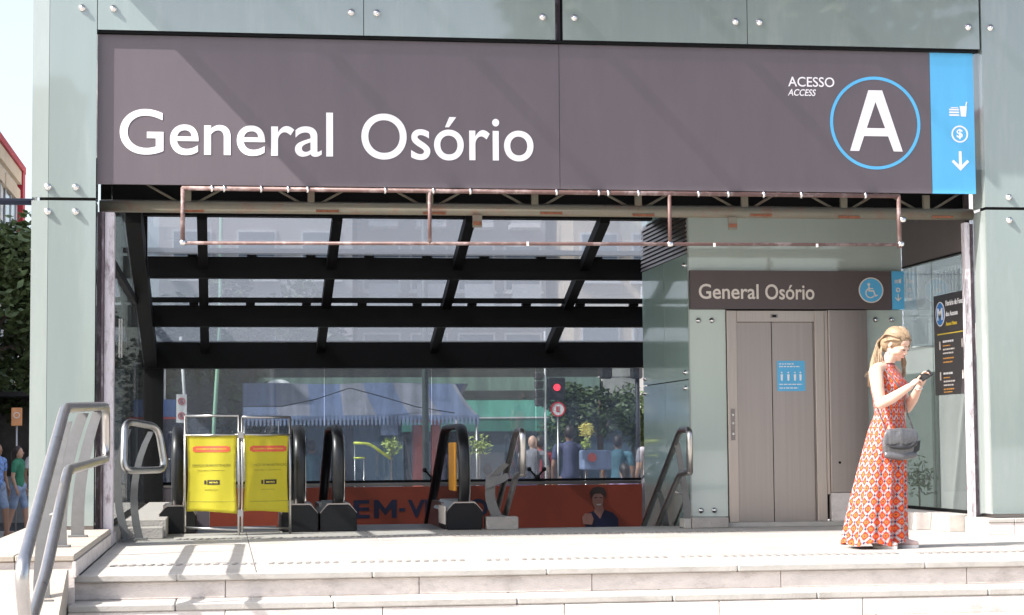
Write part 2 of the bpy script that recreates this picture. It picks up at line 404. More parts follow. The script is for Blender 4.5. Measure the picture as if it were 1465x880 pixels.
bx('block', M['stone_dark'], t, 4.34, 4.69, 18.10, 18.27, 0.0, 0.10, bev=.008)
bx('end_stone', M['stone'], t, 4.26, 4.335, 18.12, 18.30, 0.0, 0.09, bev=.006)
t = thing('low_wall', 'low grey stone wall behind the short looped rail at the left', 'low wall', (-.65, 20, 0))
bx('wall', M['stone_dark'], t, -.86, -.5, 17.75, 23.4, 0.0, 0.16, bev=.006)
bx('end_block', M['stone_dark'], t, -.84, -.52, 17.5, 17.74, 0.0, 0.10, bev=.006)

# escalator and stair pit
pit = thing('pit_lining', 'dark lining walls of the escalator well behind the platform edge', 'well wall', (1.7, 21, -4))
bx('wall', M['soffit'], pit, -0.9, 4.36, 18.64, 18.695, -4.5, -0.04)
bx('wall', M['stone_dark'], pit, -1.0, -0.92, 18.7, 30, -4.5, -0.0)
bx('wall', M['stone_dark'], pit, 5.05, 5.10, 20.39, 30, -4.5, -0.79)
bx('wall', M['stone_dark'], pit, 4.37, 4.45, 18.7, 20.37, -4.5, -0.62)
bx('floor', M['stone_dark'], pit, -1.0, 5.1, 18.7, 30, -4.6, -4.5)
bx('wall', M['stone_dark'], pit, -1.0, 5.1, 30, 30.1, -4.6, GZ-.05)
bx('ceiling', M['soffit'], pit, -1.0, 5.1, 23.7, 30, GZ-.3, GZ-.05)

# ================================================================== COLUMNS, HEADER, SIGN
def bolt_mesh():
    bm = new()
    r = 0.0
    prof = [(0.030, 0), (0.030, .012), (0.022, .016), (0.018, .030), (0.008, .036)]
    rings = []
    for (rr, d) in prof: rings.append([bm.verts.new((rr*math.cos(k*math.pi/7), -d, rr*math.sin(k*math.pi/7))) for k in range(14)])
    for a, b in zip(rings[:-1], rings[1:]):
        for k in range(14): bm.faces.new((a[k], a[(k+1) % 14], b[(k+1) % 14], b[k]))
    bm.faces.new(rings[-1]); me = mesh_of(bm, 'bolt'); me.materials.append(M['chrome']); return me
BOLT = bolt_mesh()
def bolt(parent, x, y, z, sc=1.0, rotz=0.0):
    o = link('bolt', BOLT, None, parent, True); o.location = Vector((x, y, z))-Vector(parent.location); o.scale = (sc,)*3; o.rotation_euler.z = rotz; return o
TOP = 5.6
t = thing('glass_column', 'pale green glass clad column left of the entrance, railing in front', 'column', (-1.3, 16.3, 0.14))
bx('core', M['backing'], t, -1.48, -1.05, 16.26, 16.6, 0.145, TOP)
for (za, zb) in ((0.17, 2.79), (2.815, TOP)):
    bx('glass_panel', M['panel'], t, -1.405, -1.03, YF, YF+.012, za, zb)
    bm = new(); prism(bm, [(-1.408, YF+.001), (-1.408, YF+.013), (-1.535, YF+.026), (-1.540, YF+.014)], 'z', za, zb); obj('reflection_strip', bm, M['panel_pale'], t)  # angled paler strip standing in for a reflection down the column front
    bx('side_panel', M['panel'], t, -1.042, -1.030, YF+.014, 16.5, za, zb)
    bx('side_panel', M['panel'], t, -1.54, -1.528, YF+.030, 16.6, za, zb)
bx('base_trim', M['steel_dark'], t, -1.53, -1.03, YF+.014, 16.5, 0.141, 0.168)
for (px, pz) in ((-1.41, 2.70), (-1.19, 2.70), (-1.41, 2.90), (-1.19, 2.90), (-1.15, 4.37)): bolt(t, px, YF, pz)
t = thing('glass_column', 'grey green glass clad column at the right edge beside the woman', 'column', (7.2, 16.3, 0.14))
bx('core', M['backing'], t, 6.58, 8.7, 16.26, 16.48, 0.145, TOP)
for (za, zb) in ((0.17, 2.79), (2.815, TOP)):
    bx('glass_panel', M['panel'], t, 6.52, 7.6, YF, YF+.012, za, zb)
    bx('glass_panel', M['panel'], t, 7.61, 8.7, YF, YF+.012, za, zb)
    bx('side_panel', M['panel_pale'], t, 6.52, 6.532, YF+.014, 16.49, za, zb)  # sunlit side face, part of its brightness put into the paler colour
bx('base_trim', M['steel_dark'], t, 6.54, 8.7, YF+.014, 16.5, 0.141, 0.168)
for (px, pz) in ((6.73, 2.90), (6.73, 2.70)): bolt(t, px, YF, pz)
t = thing('glass_header', 'band of grey green glass panels bolted above the big station sign', 'glass facade', (2.7, 16.3, 4.2))
bx('core', M['backing'], t, -1.03, 2.735, 16.30, 16.42, 4.20, TOP); bx('core', M['backing'], t, 2.835, 8.7, 16.30, 16.42, 4.20, TOP)
HP = [(-1.024, 1.14), (1.146, 2.757), (2.822, 4.42), (4.426, 6.50), (6.506, 8.7)]
for (a, b) in HP[:4]: bx('glass_panel', M['panel'], t, a, b, YF, YF+.012, 4.195, TOP)
bx('beam', M['peel_dark'], t, 2.76, 2.82, 16.32, 16.5, 4.05, TOP)
for px, py in ((-0.90, 4.37), (1.04, 4.385), (1.25, 4.385), (2.65, 4.385), (2.92, 4.385), (4.32, 4.385), (4.53, 4.385), (6.40, 4.385), (6.60, 4.385)): bolt(t, px, YF, py)
bx('lower_edge', M['black'], t, -1.02, 6.49, 16.215, 16.31, 4.172, 4.192)

YS = 16.25
sg = thing('station_sign', 'long taupe sign reading General Osório across the entrance', 'sign', (2.7, YS, 2.93))
bx('board', M['sign'], sg, -1.025, 2.793, YS, YS+.03, 2.935, 4.166); bx('board', M['sign'], sg, 2.797, 6.06, YS, YS+.03, 2.935, 4.166)
bx('blue_board', M['blue'], sg, 6.063, 6.455, YS, YS+.03, 2.935, 4.166)
bx('back_frame', M['black'], sg, -1.0, 6.42, YS+.032, YS+.10, 2.96, 4.15)
letters('General', M['white'], sg, -0.845, YS, 3.18, 1.735, 0.375, bold=0.006, res=12)
letters('Osório', M['white'], sg, 1.125, YS, 3.165, 1.445, 0.385, bold=0.006, res=12)
text('small_text', 'ACESSO', M['white'], sg, 4.79, YS, 3.845, w=0.41, h=0.085, bold=0.004)
text('small_text', 'ACCESS', M['white'], sg, 4.785, YS, 3.765, w=0.25, h=0.058, bold=0.008, shear=0.25)
bm = new(); disc(bm, 5.56, 3.54, YS-.004, YS, 0.405, 64, 0.378); obj('ring', bm, M['blue'], sg)
bm = new()   # the big sans-serif A
def strip2(bm, p, y0, y1): prism(bm, p, 'y', y0, y1)
ax, az, ah = 5.565, 3.295, 0.53
for s in (-1, 1):
    prism(bm, [(ax+s*0.235, az), (ax+s*0.155, az), (ax+s*0.0, az+ah-.10), (ax, az+ah), (ax+s*0.062, az+ah)], 'y', YS-.004, YS)
box(bm, ax-.115, ax+.115, YS-.0045, YS, az+.13, az+.20)
obj('letter_a', bm, M['white'], sg)
def cup_icon(x, z, s, parent, m_, y):
    bm = new(); prism(bm, [(x+.006*s, z), (x+.05*s, z), (x+.06*s, z+.09*s), (x-.004*s, z+.09*s)], 'y', y-.004, y)
    prism(bm, [(x+.045*s, z+.09*s), (x+.055*s, z+.09*s), (x+.065*s, z+.13*s), (x+.055*s, z+.13*s)], 'y', y-.004, y)
    for k in range(3): box(bm, x-.10*s, x-.012*s, y-.004, y, z+(.004+.024*k)*s, z+(.018+.024*k)*s)
    box(bm, x-.085*s, x-.02*s, y-.004, y, z+.072*s, z+.08*s)
    stuff(obj('cup_icon', bm, m_, parent))
def arrow(x, z, s, parent, m_, y):
    bm = new()
    prism(bm, [(x-.012*s, z+.17*s), (x+.012*s, z+.17*s), (x+.012*s, z+.05*s), (x, z+.03*s), (x-.012*s, z+.05*s)], 'y', y-.004, y)
    for q in (-1, 1): prism(bm, [(x, z), (x, z+.036*s), (x+q*.062*s, z+.095*s), (x+q*.078*s, z+.078*s)], 'y', y-.0045, y)
    stuff(obj('arrow_icon', bm, m_, parent))
cup_icon(6.33, 3.61, 1.0, sg, M['white'], YS)
bm = new(); disc(bm, 6.32, 3.455, YS-.004, YS, .075, 32, .062); obj('coin_ring', bm, M['white'], sg)
text('coin_sign', '$', M['white'], sg, 6.292, YS, 3.41, w=.055, h=.09, bold=.02)
arrow(6.32, 3.135, 1.0, sg, M['white'], YS)

# ------------------------------------------------------------------ steel work under the sign
tr = thing('steel_truss', 'beige steel tube with rusty brackets and struts under the sign', 'truss', (2.7, 16.35, 2.75))
tb('tube', M['beige'], tr, [(-1.02, 16.52, 2.785), (6.52, 16.52, 2.785)], 0.05, 14)
bx('soffit_panel', M['soffit'], tr, -1.02, 6.52, 16.62, 19.9, 3.16, 3.2)
bx('rear_beam', M['black'], tr, -1.02, 6.52, 16.66, 16.72, 2.86, 3.155)
x = -0.72
for i, x in enumerate([-0.3, 0.72, 1.72, 2.62, 3.52, 4.46, 5.35, 6.1]):
    bx('stub', M['beige'], tr, x-.028, x+.028, 16.50, 16.54, 2.83, 2.95)
    bx('rust_plate', M['rust'], tr, x-.06+(i % 2)*.1, x+.13+(i % 2)*.1, 16.470, 16.476, 2.737+.01*(i % 2), 2.757+.01*(i % 2))
    for s in (-1, 1):
        tb('strut', M['beige'], tr, [(x+s*.08, 16.56, 2.83), (x+s*.42, 16.62, 3.03)], 0.012, 6)
for x in (2.12, 4.34):
    bx('bracket', M['beige'], tr, x-.04, x+.04, 16.47, 16.485, 2.63, 2.735); bx('bracket_rust', M['rust'], tr, x-.035, x+.035, 16.463, 16.469, 2.65, 2.68)
pk = thing('pipe_frame', 'faded red pipe frame with white clamps hanging below the sign', 'pipe frame', (2.7, 16.25, 2.45))
YP = 16.235
tb('pipe', M['pink'], pk, [(-0.345, YP, 2.905), (5.76, YP, 2.905)], 0.019, 10)
tb('pipe', M['pink'], pk, [(-0.345, YP, 2.455), (5.76, YP, 2.485)], 0.015, 10)
for x in (-0.335, 1.69, 3.73, 5.75): tb('upright', M['pink'], pk, [(x, YP, 2.455), (x, YP, 2.91)], 0.019 if x in (-.335, 5.75) else 0.016, 10)
for x in (-0.10, 0.0, 0.30, 0.52, 0.68, 1.32, 1.72, 2.03, 2.76, 3.12, 3.2, 3.46, 3.98, 4.24, 4.55, 4.88, 5.45):
    tb('clamp', M['chrome'], pk, [(x-.008, YP, 2.905), (x+.008, YP, 2.905)], 0.031, 10)
for x, z in ((-0.335, 2.46), (3.73, 2.475), (5.76, 2.49), (5.78, 2.70)): tb('joint', M['chrome'], pk, [(x-.022, YP, z), (x+.022, YP, z)], 0.026, 10)
for i, x in enumerate((2.5, 4.1, 5.0)): bx('print_tag', M['cream'], pk, x, x+.02, YP-.02, YP-.018, 2.45+.03*(i*.1), 2.485)
po = thing('steel_post', 'peeling white steel post beside the left glass column', 'post', (-.95, 16.4, 0))
bx('web', M['peel_dark'], po, -1.025, -0.965, 16.33, 16.45, 0.0, 2.715); bx('flange', M['peel'], po, -0.963, -0.885, 16.30, 16.45, 0.0, 2.71, bev=.003)
bx('edge_strip', M['peel_dark'], po, -0.984, -0.966, 16.27, 16.328, 0.0, 2.71)
po = thing('steel_post', 'rusty peeling post on the inner edge of the right column', 'post', (6.5, 16.55, 0))
bx('flange', M['peel'], po, 6.43, 6.475, 16.47, 16.56, 0.0, 2.71, bev=.003); bx('web', M['peel_dark'], po, 6.478, 6.518, 16.50, 16.60, 0.0, 2.70)
# unseen glass canopy above the frame, added to veil the sign from the sun
cp = thing('shade_canopy', 'unseen grey glass canopy with steel ribs, added to shade the sign', 'canopy', (3.5, 15.5, 5.3))
x = -1.45
while x < 8.6:
    bx('rib', M['black'], cp, x-.02, x+.02, 15.44, 16.19, 5.18, 5.29)
    bx('glass_pane', M['shade_canopy'], cp, x+.001, x+1.19, 15.44, 16.19, 5.292, 5.302); x += 1.2
bx('edge_beam', M['black'], cp, -1.47, 8.36, 16.13, 16.192, 5.10, 5.178)

# ================================================================== GLASS HALL BEHIND
YR = 23.5
hall = thing('sloping_roof', 'sloping black steel and dusty glass roof over the escalators', 'glass roof', (1.7, 20, 2.0))
SL = (3.09-2.01)/3.3
def rz(y): return 3.09-SL*(y-20.0)
RX = [-2.43, -1.0, -0.22, 1.13, 2.48, 3.87, 5.2, 9]
for x in RX[2:-1]:
    w = .05 if x > -.9 else .065
    bm = new(); prism(bm, [(19.8, rz(19.8)-.10), (YR-.1, rz(YR-.1)-.10), (YR-.1, rz(YR-.1)+.02), (19.8, rz(19.8)+.02)], 'x', x-w, x+w); obj('rafter', bm, M['black'], hall)
rows = [(20.0, 20.95), (21.22, 22.25), (22.45, 23.25)]
# purlins: deep black beams with a thin gap line, where the panes lap
def zline(y, py_): return 0
PUR = [(20.98, 0.15, 2.80, 2.575), (22.05, 0.15, 2.36, 2.125)]
for (y, d, z1, z0) in PUR:
    bx('purlin', M['black'], hall, -1.05, 5.2, y, y+d, z0, z1)
    bx('purlin_cap', M['black'], hall, -1.05, 5.2, y-.06, y-.01, z1+.028, z1+.085)
    x = -0.95
    while x < 5.1:
        bx('spacer', M['black'], hall, x-.05, x+.05, y-.04, y+.05, z1+.001, z1+.0275); x += .62
bx('ridge_beam', M['black'], hall, -1.15, 4.37, 19.82, 19.98, 3.10, 3.21)
bx('eaves_beam', M['black'], hall, -0.95, 5.2, YR-.14, YR+.12, 1.715, 2.04)
for a, b in zip(RX[1:-1], RX[2:]):
    for (ya, yb) in ((19.95, 21.35), (21.36, 22.55), (22.56, YR)):
        bm = new(); e = .012; prism(bm, [(ya, rz(ya)+.03), (yb, rz(yb)+.03), (yb, rz(yb)+.045), (ya, rz(ya)+.045)], 'x', a+e, b-e); obj('roof_pane', bm, M['glass_roof'], hall)
rw = thing('rear_window', 'long glazed rear wall looking out to the market street', 'window', (1.7, YR, 0))
JX = [-0.70, 1.18, 2.46, 3.72, 4.36]
for a, b in zip([-0.70, 1.18, 2.46, 3.72], [1.18, 2.46, 3.72, 5.0]):
    bx('pane', M['glass_rear'], rw, a+.004, b-.004, YR, YR+.012, 0.385, 1.72)
bx('sill', M['steel_dark'], rw, -.70, 5.0, YR-.04, YR+.03, 0.315, 0.355, bev=.005); bx('black_seal', M['black'], rw, -.70, 5.0, YR-.01, YR+.03, 0.356, 0.386)
bx('corner_post', M['black'], rw, -.93, -.70, YR-.1, YR+.08, 0.1, 1.72)
# the spider fixing at the sill
for x in (2.46, 3.72):
    for s in (-1, 1): tb('spider_arm', M['black'], rw, [(x, YR-.06, .40), (x+s*.09, YR-.03, .50)], .012, 6)
    bm = new(); sphere(bm, (x, YR-.06, .40), .035, 8, 6); obj('spider_hub', bm, M['black'], rw)
    for s in (-1, 1):
        bm = new(); sphere(bm, (x+s*.09, YR-.03, .50), .028, 8, 6); obj('spider_cap', bm, M['black'], rw)
bn = thing('welcome_banner', 'brick red banner reading BEM-VINDO below the rear window', 'banner', (1.7, YR-.06, -.3))
bx('board', M['banner_red'], bn, -0.16, 5.0, YR-.06, YR-.045, -0.75, 0.31); bx('grey_board', M['sign'], bn, -0.90, -0.162, YR-.06, YR-.045, -0.75, 0.31)
letters('BE', M['navy_print'], bn, 1.28, YR-.06, -0.06, .43, 0.215, bold=0.03, res=12)
bm = new(); mz = -.06
prism(bm, [(1.76, mz), (1.82, mz), (1.82, mz+.125), (1.895, mz+.03), (1.97, mz+.125), (1.97, mz), (2.03, mz), (2.03, mz+.215), (1.975, mz+.215), (1.895, mz+.11), (1.815, mz+.215), (1.76, mz+.215)], 'y', YR-.064, YR-.06); obj('letter', bm, M['navy_print'], bn)
bx('hyphen', M['navy_print'], bn, 2.06, 2.13, YR-.064, YR-.0601, mz+.075, mz+.115)
letters('VINDO', M['navy_print'], bn, 2.16, YR-.06, -0.06, .96, 0.215, bold=0.03, res=12)
# flat printed portrait of a smiling man on the banner
def printed(parent, name, m_, pts, y): bm = new(); prism(bm, pts, 'y', y-.003, y); return obj(name, bm, m_, parent)
M['print_skin'] = mat('print_skin', (0.27, 0.13, 0.10), 0.5); M['print_teeth'] = mat('print_teeth', (0.5, 0.45, 0.42), 0.5)
def ell(cx, cz, rx, rz_, n=20, a0=0): return [(cx+rx*math.cos(a0+2*math.pi*i/n), cz+rz_*math.sin(a0+2*math.pi*i/n)) for i in range(n)]
Y0 = YR-.06
printed(bn, 'printed_shirt', M['navy_print'], [(4.30, -.35), (4.72, -.35), (4.70, -.10), (4.64, -.03), (4.52, .01), (4.42, 0.0), (4.34, -.03), (4.30, -.12)], Y0)
printed(bn, 'printed_neck', M['print_skin'], [(4.41, -.02), (4.48, -.10), (4.53, -.0), (4.51, .07), (4.42, .07)], Y0-.003)
printed(bn, 'printed_face', M['print_skin'], ell(4.455, .12, .068, .10), Y0-.006)
printed(bn, 'printed_hair', M['dark_print'], [(4.37, .13), (4.36, .21), (4.39, .27), (4.46, .285), (4.53, .27), (4.555, .21), (4.545, .13), (4.53, .17), (4.49, .20), (4.42, .20), (4.385, .17)], Y0-.009)
printed(bn, 'printed_smile', M['print_teeth'], [(4.43, .075), (4.50, .078), (4.485, .062), (4.45, .06)], Y0-.009)
printed(bn, 'printed_brow', M['dark_print'], [(4.41, .155), (4.45, .16), (4.45, .15), (4.41, .143)], Y0-.0095)
printed(bn, 'printed_brow', M['dark_print'], [(4.475, .16), (4.51, .155), (4.51, .145), (4.475, .15)], Y0-.0095)
printed(bn, 'printed_hand', M['print_skin'], [(4.27, -.16), (4.26, -.08), (4.30, -.03), (4.33, -.04), (4.37, -.03), (4.40, -.10), (4.38, -.17)], Y0-.009)
# left glass wall
lw = thing('side_window', 'dark framed glass side wall left of the escalators', 'window', (-.92, 20, .14))
for (a, b) in ((16.62, 18.2), (18.21, 19.95), (19.96, 21.7), (21.71, 23.36)):
    bx('pane', M['glass_side'], lw, -.93, -.918, a, b, 0.18, 2.28)
    bx('upper_pane', M['glass_side'], lw, -.93, -.918, a, b, 2.36, 3.15)
bx('rafter', M['black'], hall, -.915, -.76, 19.9, 20.0, 2.6, 3.1)
bm = new(); prism(bm, [(18.6, 3.155), (23.4, 1.95), (23.4, 1.72), (18.6, 2.88)], 'x', -.912, -.77); obj('edge_rafter', bm, M['black'], hall)
bx('rail', M['black'], lw, -.955, -.895, 16.62, 23.36, 2.285, 2.355); bx('bottom_rail', M['black'], lw, -.955, -.9, 16.62, 23.36, 0.142, 0.18)
bx('top_rail', M['black'], lw, -1.0, -.88, 16.62, 20.0, 3.05, 3.158)
bx('handle', M['chrome'], lw, -.915, -.90, 18.0, 18.03, 1.6, 1.95)
# right glass wall
rg = thing('side_window', 'glass side wall with poster at the right, behind the woman', 'window', (6.5, 17.4, .16))
for (a, b) in ((16.61, 17.5), (17.505, 18.27)): bx('pane', M['glass_right'], rg, 6.495, 6.507, a, b, 0.165, 2.46)
bx('upper_panel', M['sign_lift'], rg, 6.49, 6.53, 16.61, 18.27, 2.48, 3.14)
bx('bottom_rail', M['black'], rg, 6.485, 6.52, 16.61, 18.27, 0.157, 0.185)
bx('top_rail', M['black'], rg, 6.485, 6.535, 16.61, 18.27, 2.462, 2.479)
# poster on it, facing the hall (normal -X)
ps = thing('schedule_poster', 'dark opening hours poster with round blue M on the right glass wall', 'poster', (6.48, 17.0, 1.2))
XP = 6.487
bx('sheet', M['poster'], ps, XP, XP+.006, 16.64, 17.43, 1.215, 2.13)
def on_wall(bm):      # drawn in x,z facing -Y at origin x=0 (left end, y=17.43)
    bmesh.ops.transform(bm, matrix=Matrix.Translation((XP, 17.43, 0)) @ Matrix.Rotation(R(-90), 4, 'Z'), verts=bm.verts); return bm
bm = new(); disc(bm, .17, 1.955, -.003, 0, .105, 32); obj('logo_disc', on_wall(bm), M['poster_blue'], ps)
bm = new(); disc(bm, .17, 1.955, -.0045, 0, .112, 32, .104); obj('logo_ring', on_wall(bm), M['white'], ps)
for (nm, s, m_, x, z, w, h, b) in (('logo_letter', 'M', 'white', .105, 1.90, .13, .11, .03), ('title_text', 'Horário de Funcio', 'white', .31, 2.02, .46, .05, .01),
                                ('title_text', 'dos Acessos', 'white', .31, 1.925, .29, .045, .01), ('subtitle_text', 'Access Hours', 'poster_yellow', .31, 1.84, .27, .035, .006)):
    bm = text_mesh(s, w, h, bold=b, depth=.006 if nm == 'logo_letter' else .003); bmesh.ops.transform(bm, matrix=Matrix.Translation((x, 0, z)), verts=bm.verts); obj(nm, on_wall(bm), M[m_], ps)
bm = new(); box(bm, .09, .76, -.003, 0, 1.765, 1.775); obj('rule_line', on_wall(bm), M['poster_yellow'], ps)
for (z, m_, x0, x1, hh) in ((1.69, 'white', .22, .48, .018), (1.655, 'poster_orange', .22, .40, .010), (1.62, 'cream', .22, .50, .014), (1.585, 'cream', .22, .47, .014), (1.54, 'poster_orange', .22, .48, .012), (1.505, 'poster_orange', .22, .45, .012),
                        (1.40, 'white', .22, .45, .018), (1.365, 'poster_orange', .22, .38, .010), (1.33, 'cream', .22, .50, .014), (1.295, 'cream', .22, .46, .014), (1.26, 'poster_orange', .22, .48, .012), (1.235, 'poster_orange', .22, .44, .010)):
    bm = new(); x = x0
    while x < x1:
        w = random.uniform(.02, .06); box(bm, x, min(x+w, x1), -.002, 0, z, z+hh); x += w+.012
    obj('print_line', on_wall(bm), M[m_], ps)
for z in (1.66, 1.38):
    for x in (.13, .68):
        bm = new(); box(bm, x, x+.025, -.002, 0, z-.03, z+.045); obj('print_icon', on_wall(bm), M['cream'], ps)

# ================================================================== LIFT
YL = 18.30
lf = thing('lift_shaft', 'glass clad lift shaft with stainless steel doors', 'lift', (5.4, 19.3, 0))
bx('core', M['backing'], lf, 4.41, 6.47, YL+.04, 20.35, 0.06, 3.4)
bx('threshold', M['stone'], lf, 4.68, 6.5, YL-.10, YL+.03, 0.001, 0.045, bev=.004)
bx('glass_panel', M['panel_lift'], lf, 4.385, 4.735, YL, YL+.012, 0.10, 2.065)
bx('glass_panel', M['panel_lift'], lf, 6.125, 6.492, YL, YL+.012, 0.06, 2.065)
bx('glass_panel', M['panel_lift'], lf, 4.385, 6.492, YL, YL+.012, 2.435, 3.4)
bx('backing_panel', M['panel_lift'], lf, 4.39, 6.48, YL+.014, YL+.03, 2.07, 2.434)
for (ya, yb) in ((18.315, 19.32), (19.33, 20.36)):
    bx('side_panel', M['panel_side'], lf, 4.372, 4.384, ya, yb, 0.0-.6, 1.395); bx('side_panel', M['panel_side'], lf, 4.372, 4.384, ya, yb, 1.405, 2.60)
    bx('side_panel', M['panel_side'], lf, 4.372, 4.384, ya, yb, 3.08, 3.4)
bx('louvre_back', M['backing'], lf, 4.386, 4.40, 18.32, 20.36, 2.60, 3.08)
for k in range(11):
    z = 2.615+k*.042
    bm = new(); prism(bm, [(4.384, z), (4.384, z+.024), (4.368, z+.018), (4.356, z-.012)], 'y', 18.32, 20.36); obj('louvre_blade', bm, M['steel'], lf)
bx('corner_trim', M['panel_pale'], lf, 4.371, 4.383, YL-.003, YL+.013, 0.1, 3.4)
for (x, z) in ((4.47, 1.96), (4.60, 1.96), (4.47, .16), (4.60, .16), (6.22, 1.97), (6.38, 1.97)): bolt(lf, x, YL, z, .9)
for (y, z) in ((18.42, 2.5), (18.42, 1.47), (18.42, 1.32), (20.25, 1.47), (20.25, 1.32)): bolt(lf, 4.372, y, z, .8, R(-90))
# door frame and doors
bx('frame_jamb', M['steel'], lf, 4.740, 4.835, YL-.035, YL+.02, 0.046, 2.055, bev=.003); bx('frame_jamb', M['steel'], lf, 5.605, 5.70, YL-.035, YL+.02, 0.046, 2.055, bev=.003)
bx('frame_head', M['steel'], lf, 4.837, 5.603, YL-.034, YL+.02, 1.945, 2.054, bev=.003)
bx('door_leaf', M['steel_door'], lf, 4.838, 5.185, YL+.012, YL+.035, 0.046, 1.943); bx('door_leaf', M['steel_door'], lf, 5.190, 5.602, YL+.002, YL+.03, 0.046, 1.943)
bx('inner_reveal', M['steel_dark'], lf, 5.595, 5.6045, YL-.02, YL+.001, 0.05, 1.94)
bx('floor_indicator', M['steel_dark'], lf, 5.17, 5.24, YL-.039, YL-.0345, 1.985, 2.02); bx('indicator_screen', M['black'], lf, 5.185, 5.225, YL-.042, YL-.0392, 1.992, 2.012)
bx('call_plate', M['steel_dark'], lf, 4.765, 4.805, YL-.040, YL-.0355, .82, 1.12)
for z in (.88, .98, 1.06): 
    bm = new(); disc(bm, 4.785, z, YL-.046, YL-.0402, .011, 12); obj('call_button', bm, M['chrome'], lf)
bx('cabinet', M['steel_door'], lf, 5.735, 6.12, YL-.06, YL+.03, 0.315, 2.06, bev=.004); bx('cabinet_trim', M['steel'], lf, 5.703, 5.733, YL-.03, YL+.03, 0.30, 2.055)
bx('cabinet_base', M['stone_riser'], lf, 5.735, 6.12, YL-.055, YL+.03, 0.046, 0.312, bev=.003)
bm = new(); disc(bm, 5.82, .60, YL-.066, YL-.0602, .012, 12); obj('cabinet_lock', bm, M['black'], lf)
nt = thing('lift_notice', 'small square sky blue notice stuck on the right lift door', 'notice', (5.37, YL, 1.28))
bx('sheet', M['blue'], nt, 5.235, 5.51, YL-.002, YL+.0015, 1.285, 1.575)
for (z, x1) in ((1.54, 5.40), (1.515, 5.46), (1.345, 5.48), (1.31, 5.44)):
    bm = new(); x = 5.255
    while x < x1: w = random.uniform(.015, .04); box(bm, x, min(x1, x+w), YL-.0035, YL-.0022, z, z+.009); x += w+.008
    obj('print_line', bm, M['white'], nt)
for x in (5.28, 5.345, 5.41, 5.465):
    bm = new(); disc(bm, x, 1.462, YL-.0035, YL-.0022, .008, 10); prism(bm, [(x-.012, 1.445), (x+.012, 1.445), (x+.008, 1.385), (x-.008, 1.385)], 'y', YL-.0035, YL-.0022); stuff(obj('person_icon', bm, M['white'], nt))
ls = thing('lift_sign', 'smaller taupe sign reading General Osório with wheelchair symbol over the lift door', 'sign', (5.4, YL, 2.07))
YG = YL-.055
bx('board', M['sign_lift'], ls, 4.385, 6.372, YG, YG+.04, 2.068, 2.436); bx('blue_board', M['blue'], ls, 6.375, 6.497, YG, YG+.04, 2.068, 2.436)
letters('General', M['cream'], ls, 4.465, YG, 2.162, .585, 0.145, bold=0.012)
letters('Osório', M['cream'], ls, 5.115, YG, 2.158, .485, 0.148, bold=0.012)
bm = new(); disc(bm, 6.165, 2.252, YG-.004, YG, .112, 40); obj('symbol_disc', bm, M['blue'], ls)
bm = new(); disc(bm, 6.165, 2.252, YG-.005, YG, .123, 40, .113); obj('symbol_ring', bm, M['cream'], ls)
def flat_line(bm, p, w, y):
    for a, b in zip(p[:-1], p[1:]):
        a = Vector(a); b = Vector(b); d = (b-a).normalized(); n = Vector((-d.y, d.x))*w/2; e = d*w*.3
        prism(bm, [tuple(a-e+n), tuple(b+e+n), tuple(b+e-n), tuple(a-e-n)], 'y', y-.0075+random.uniform(0, .0008), y-.003)
bm = new(); cx, cz = 6.155, 2.245
sphere(bm, (cx-.012, YG-.006, cz+.062), (.014, .003, .014), 12, 6)
flat_line(bm, [(cx-.012, cz+.04), (cx-.010, cz-.0), (cx+.035, cz-.0), (cx+.052, cz-.048), (cx+.07, cz-.042)], .013, YG)
flat_line(bm, [(cx-.012, cz+.022), (cx+.028, cz+.022)], .010, YG)
arc = [(cx+.002+.045*math.cos(a), cz-.02+.045*math.sin(a)) for a in [R(120+i*20) for i in range(11)]]
flat_line(bm, arc, .011, YG); stuff(obj('wheelchair_symbol', bm, M['cream'], ls))
cup_icon(6.445, 2.32, .42, ls, M['cream'], YG)
bm = new(); disc(bm, 6.437, 2.255, YG-.004, YG, .022, 20, .012); obj('coin_ring', bm, M['cream'], ls)
arrow(6.437, 2.145, .42, ls, M['cream'], YG)

# ================================================================== RAILS
fr = thing('stair_railing', 'looped stainless steel railing on curved flat posts in front of the left column', 'railing', (-1.0, 13.5, .14))
XR = -0.93
loop = [(XR, 16.05, 1.125), (XR, 11.95, 1.03), (XR, 9.45, .22), (XR, 9.75, -.10), (XR, 10.75, .13), (XR, 12.2, .66), (XR, 16.15, .705)]
tb('tube', M['rail'], fr, rounded(loop, .16, 6, closed=True), 0.033, 12, closed=True)
def flatpost(parent, foot, knee, top, w=.035, t=.007, name='post'):
    """flat bar whose broad side faces the street, curved from foot to top"""
    foot, knee, top = Vector(foot), Vector(knee), Vector(top); pts = [foot*(1-s)**2+knee*2*s*(1-s)+top*s*s for s in [i/8 for i in range(9)]]
    bm = new(); prev = None
    for i, p in enumerate(pts):
        ww = w*(1.15-.3*i/8)
        r = [bm.verts.new(p+Vector(q)) for q in ((-ww, -t, 0), (ww, -t, 0), (ww, t, 0), (-ww, t, 0))]
        if prev:
            for k in range(4): bm.faces.new((prev[k], prev[(k+1) % 4], r[(k+1) % 4], r[k]))
        else: bm.faces.new(r[::-1])
        prev = r
    bm.faces.new(prev)
    o = obj(name, bm, M['flatbar'], parent)
    bx('foot_plate', M['flatbar'], o, foot.x-.07, foot.x+.07, foot.y-.05, foot.y+.05, foot.z-.002, foot.z+.012, bev=.002).location = -Vector(parent.location) if False else (0, 0, 0)
    return o
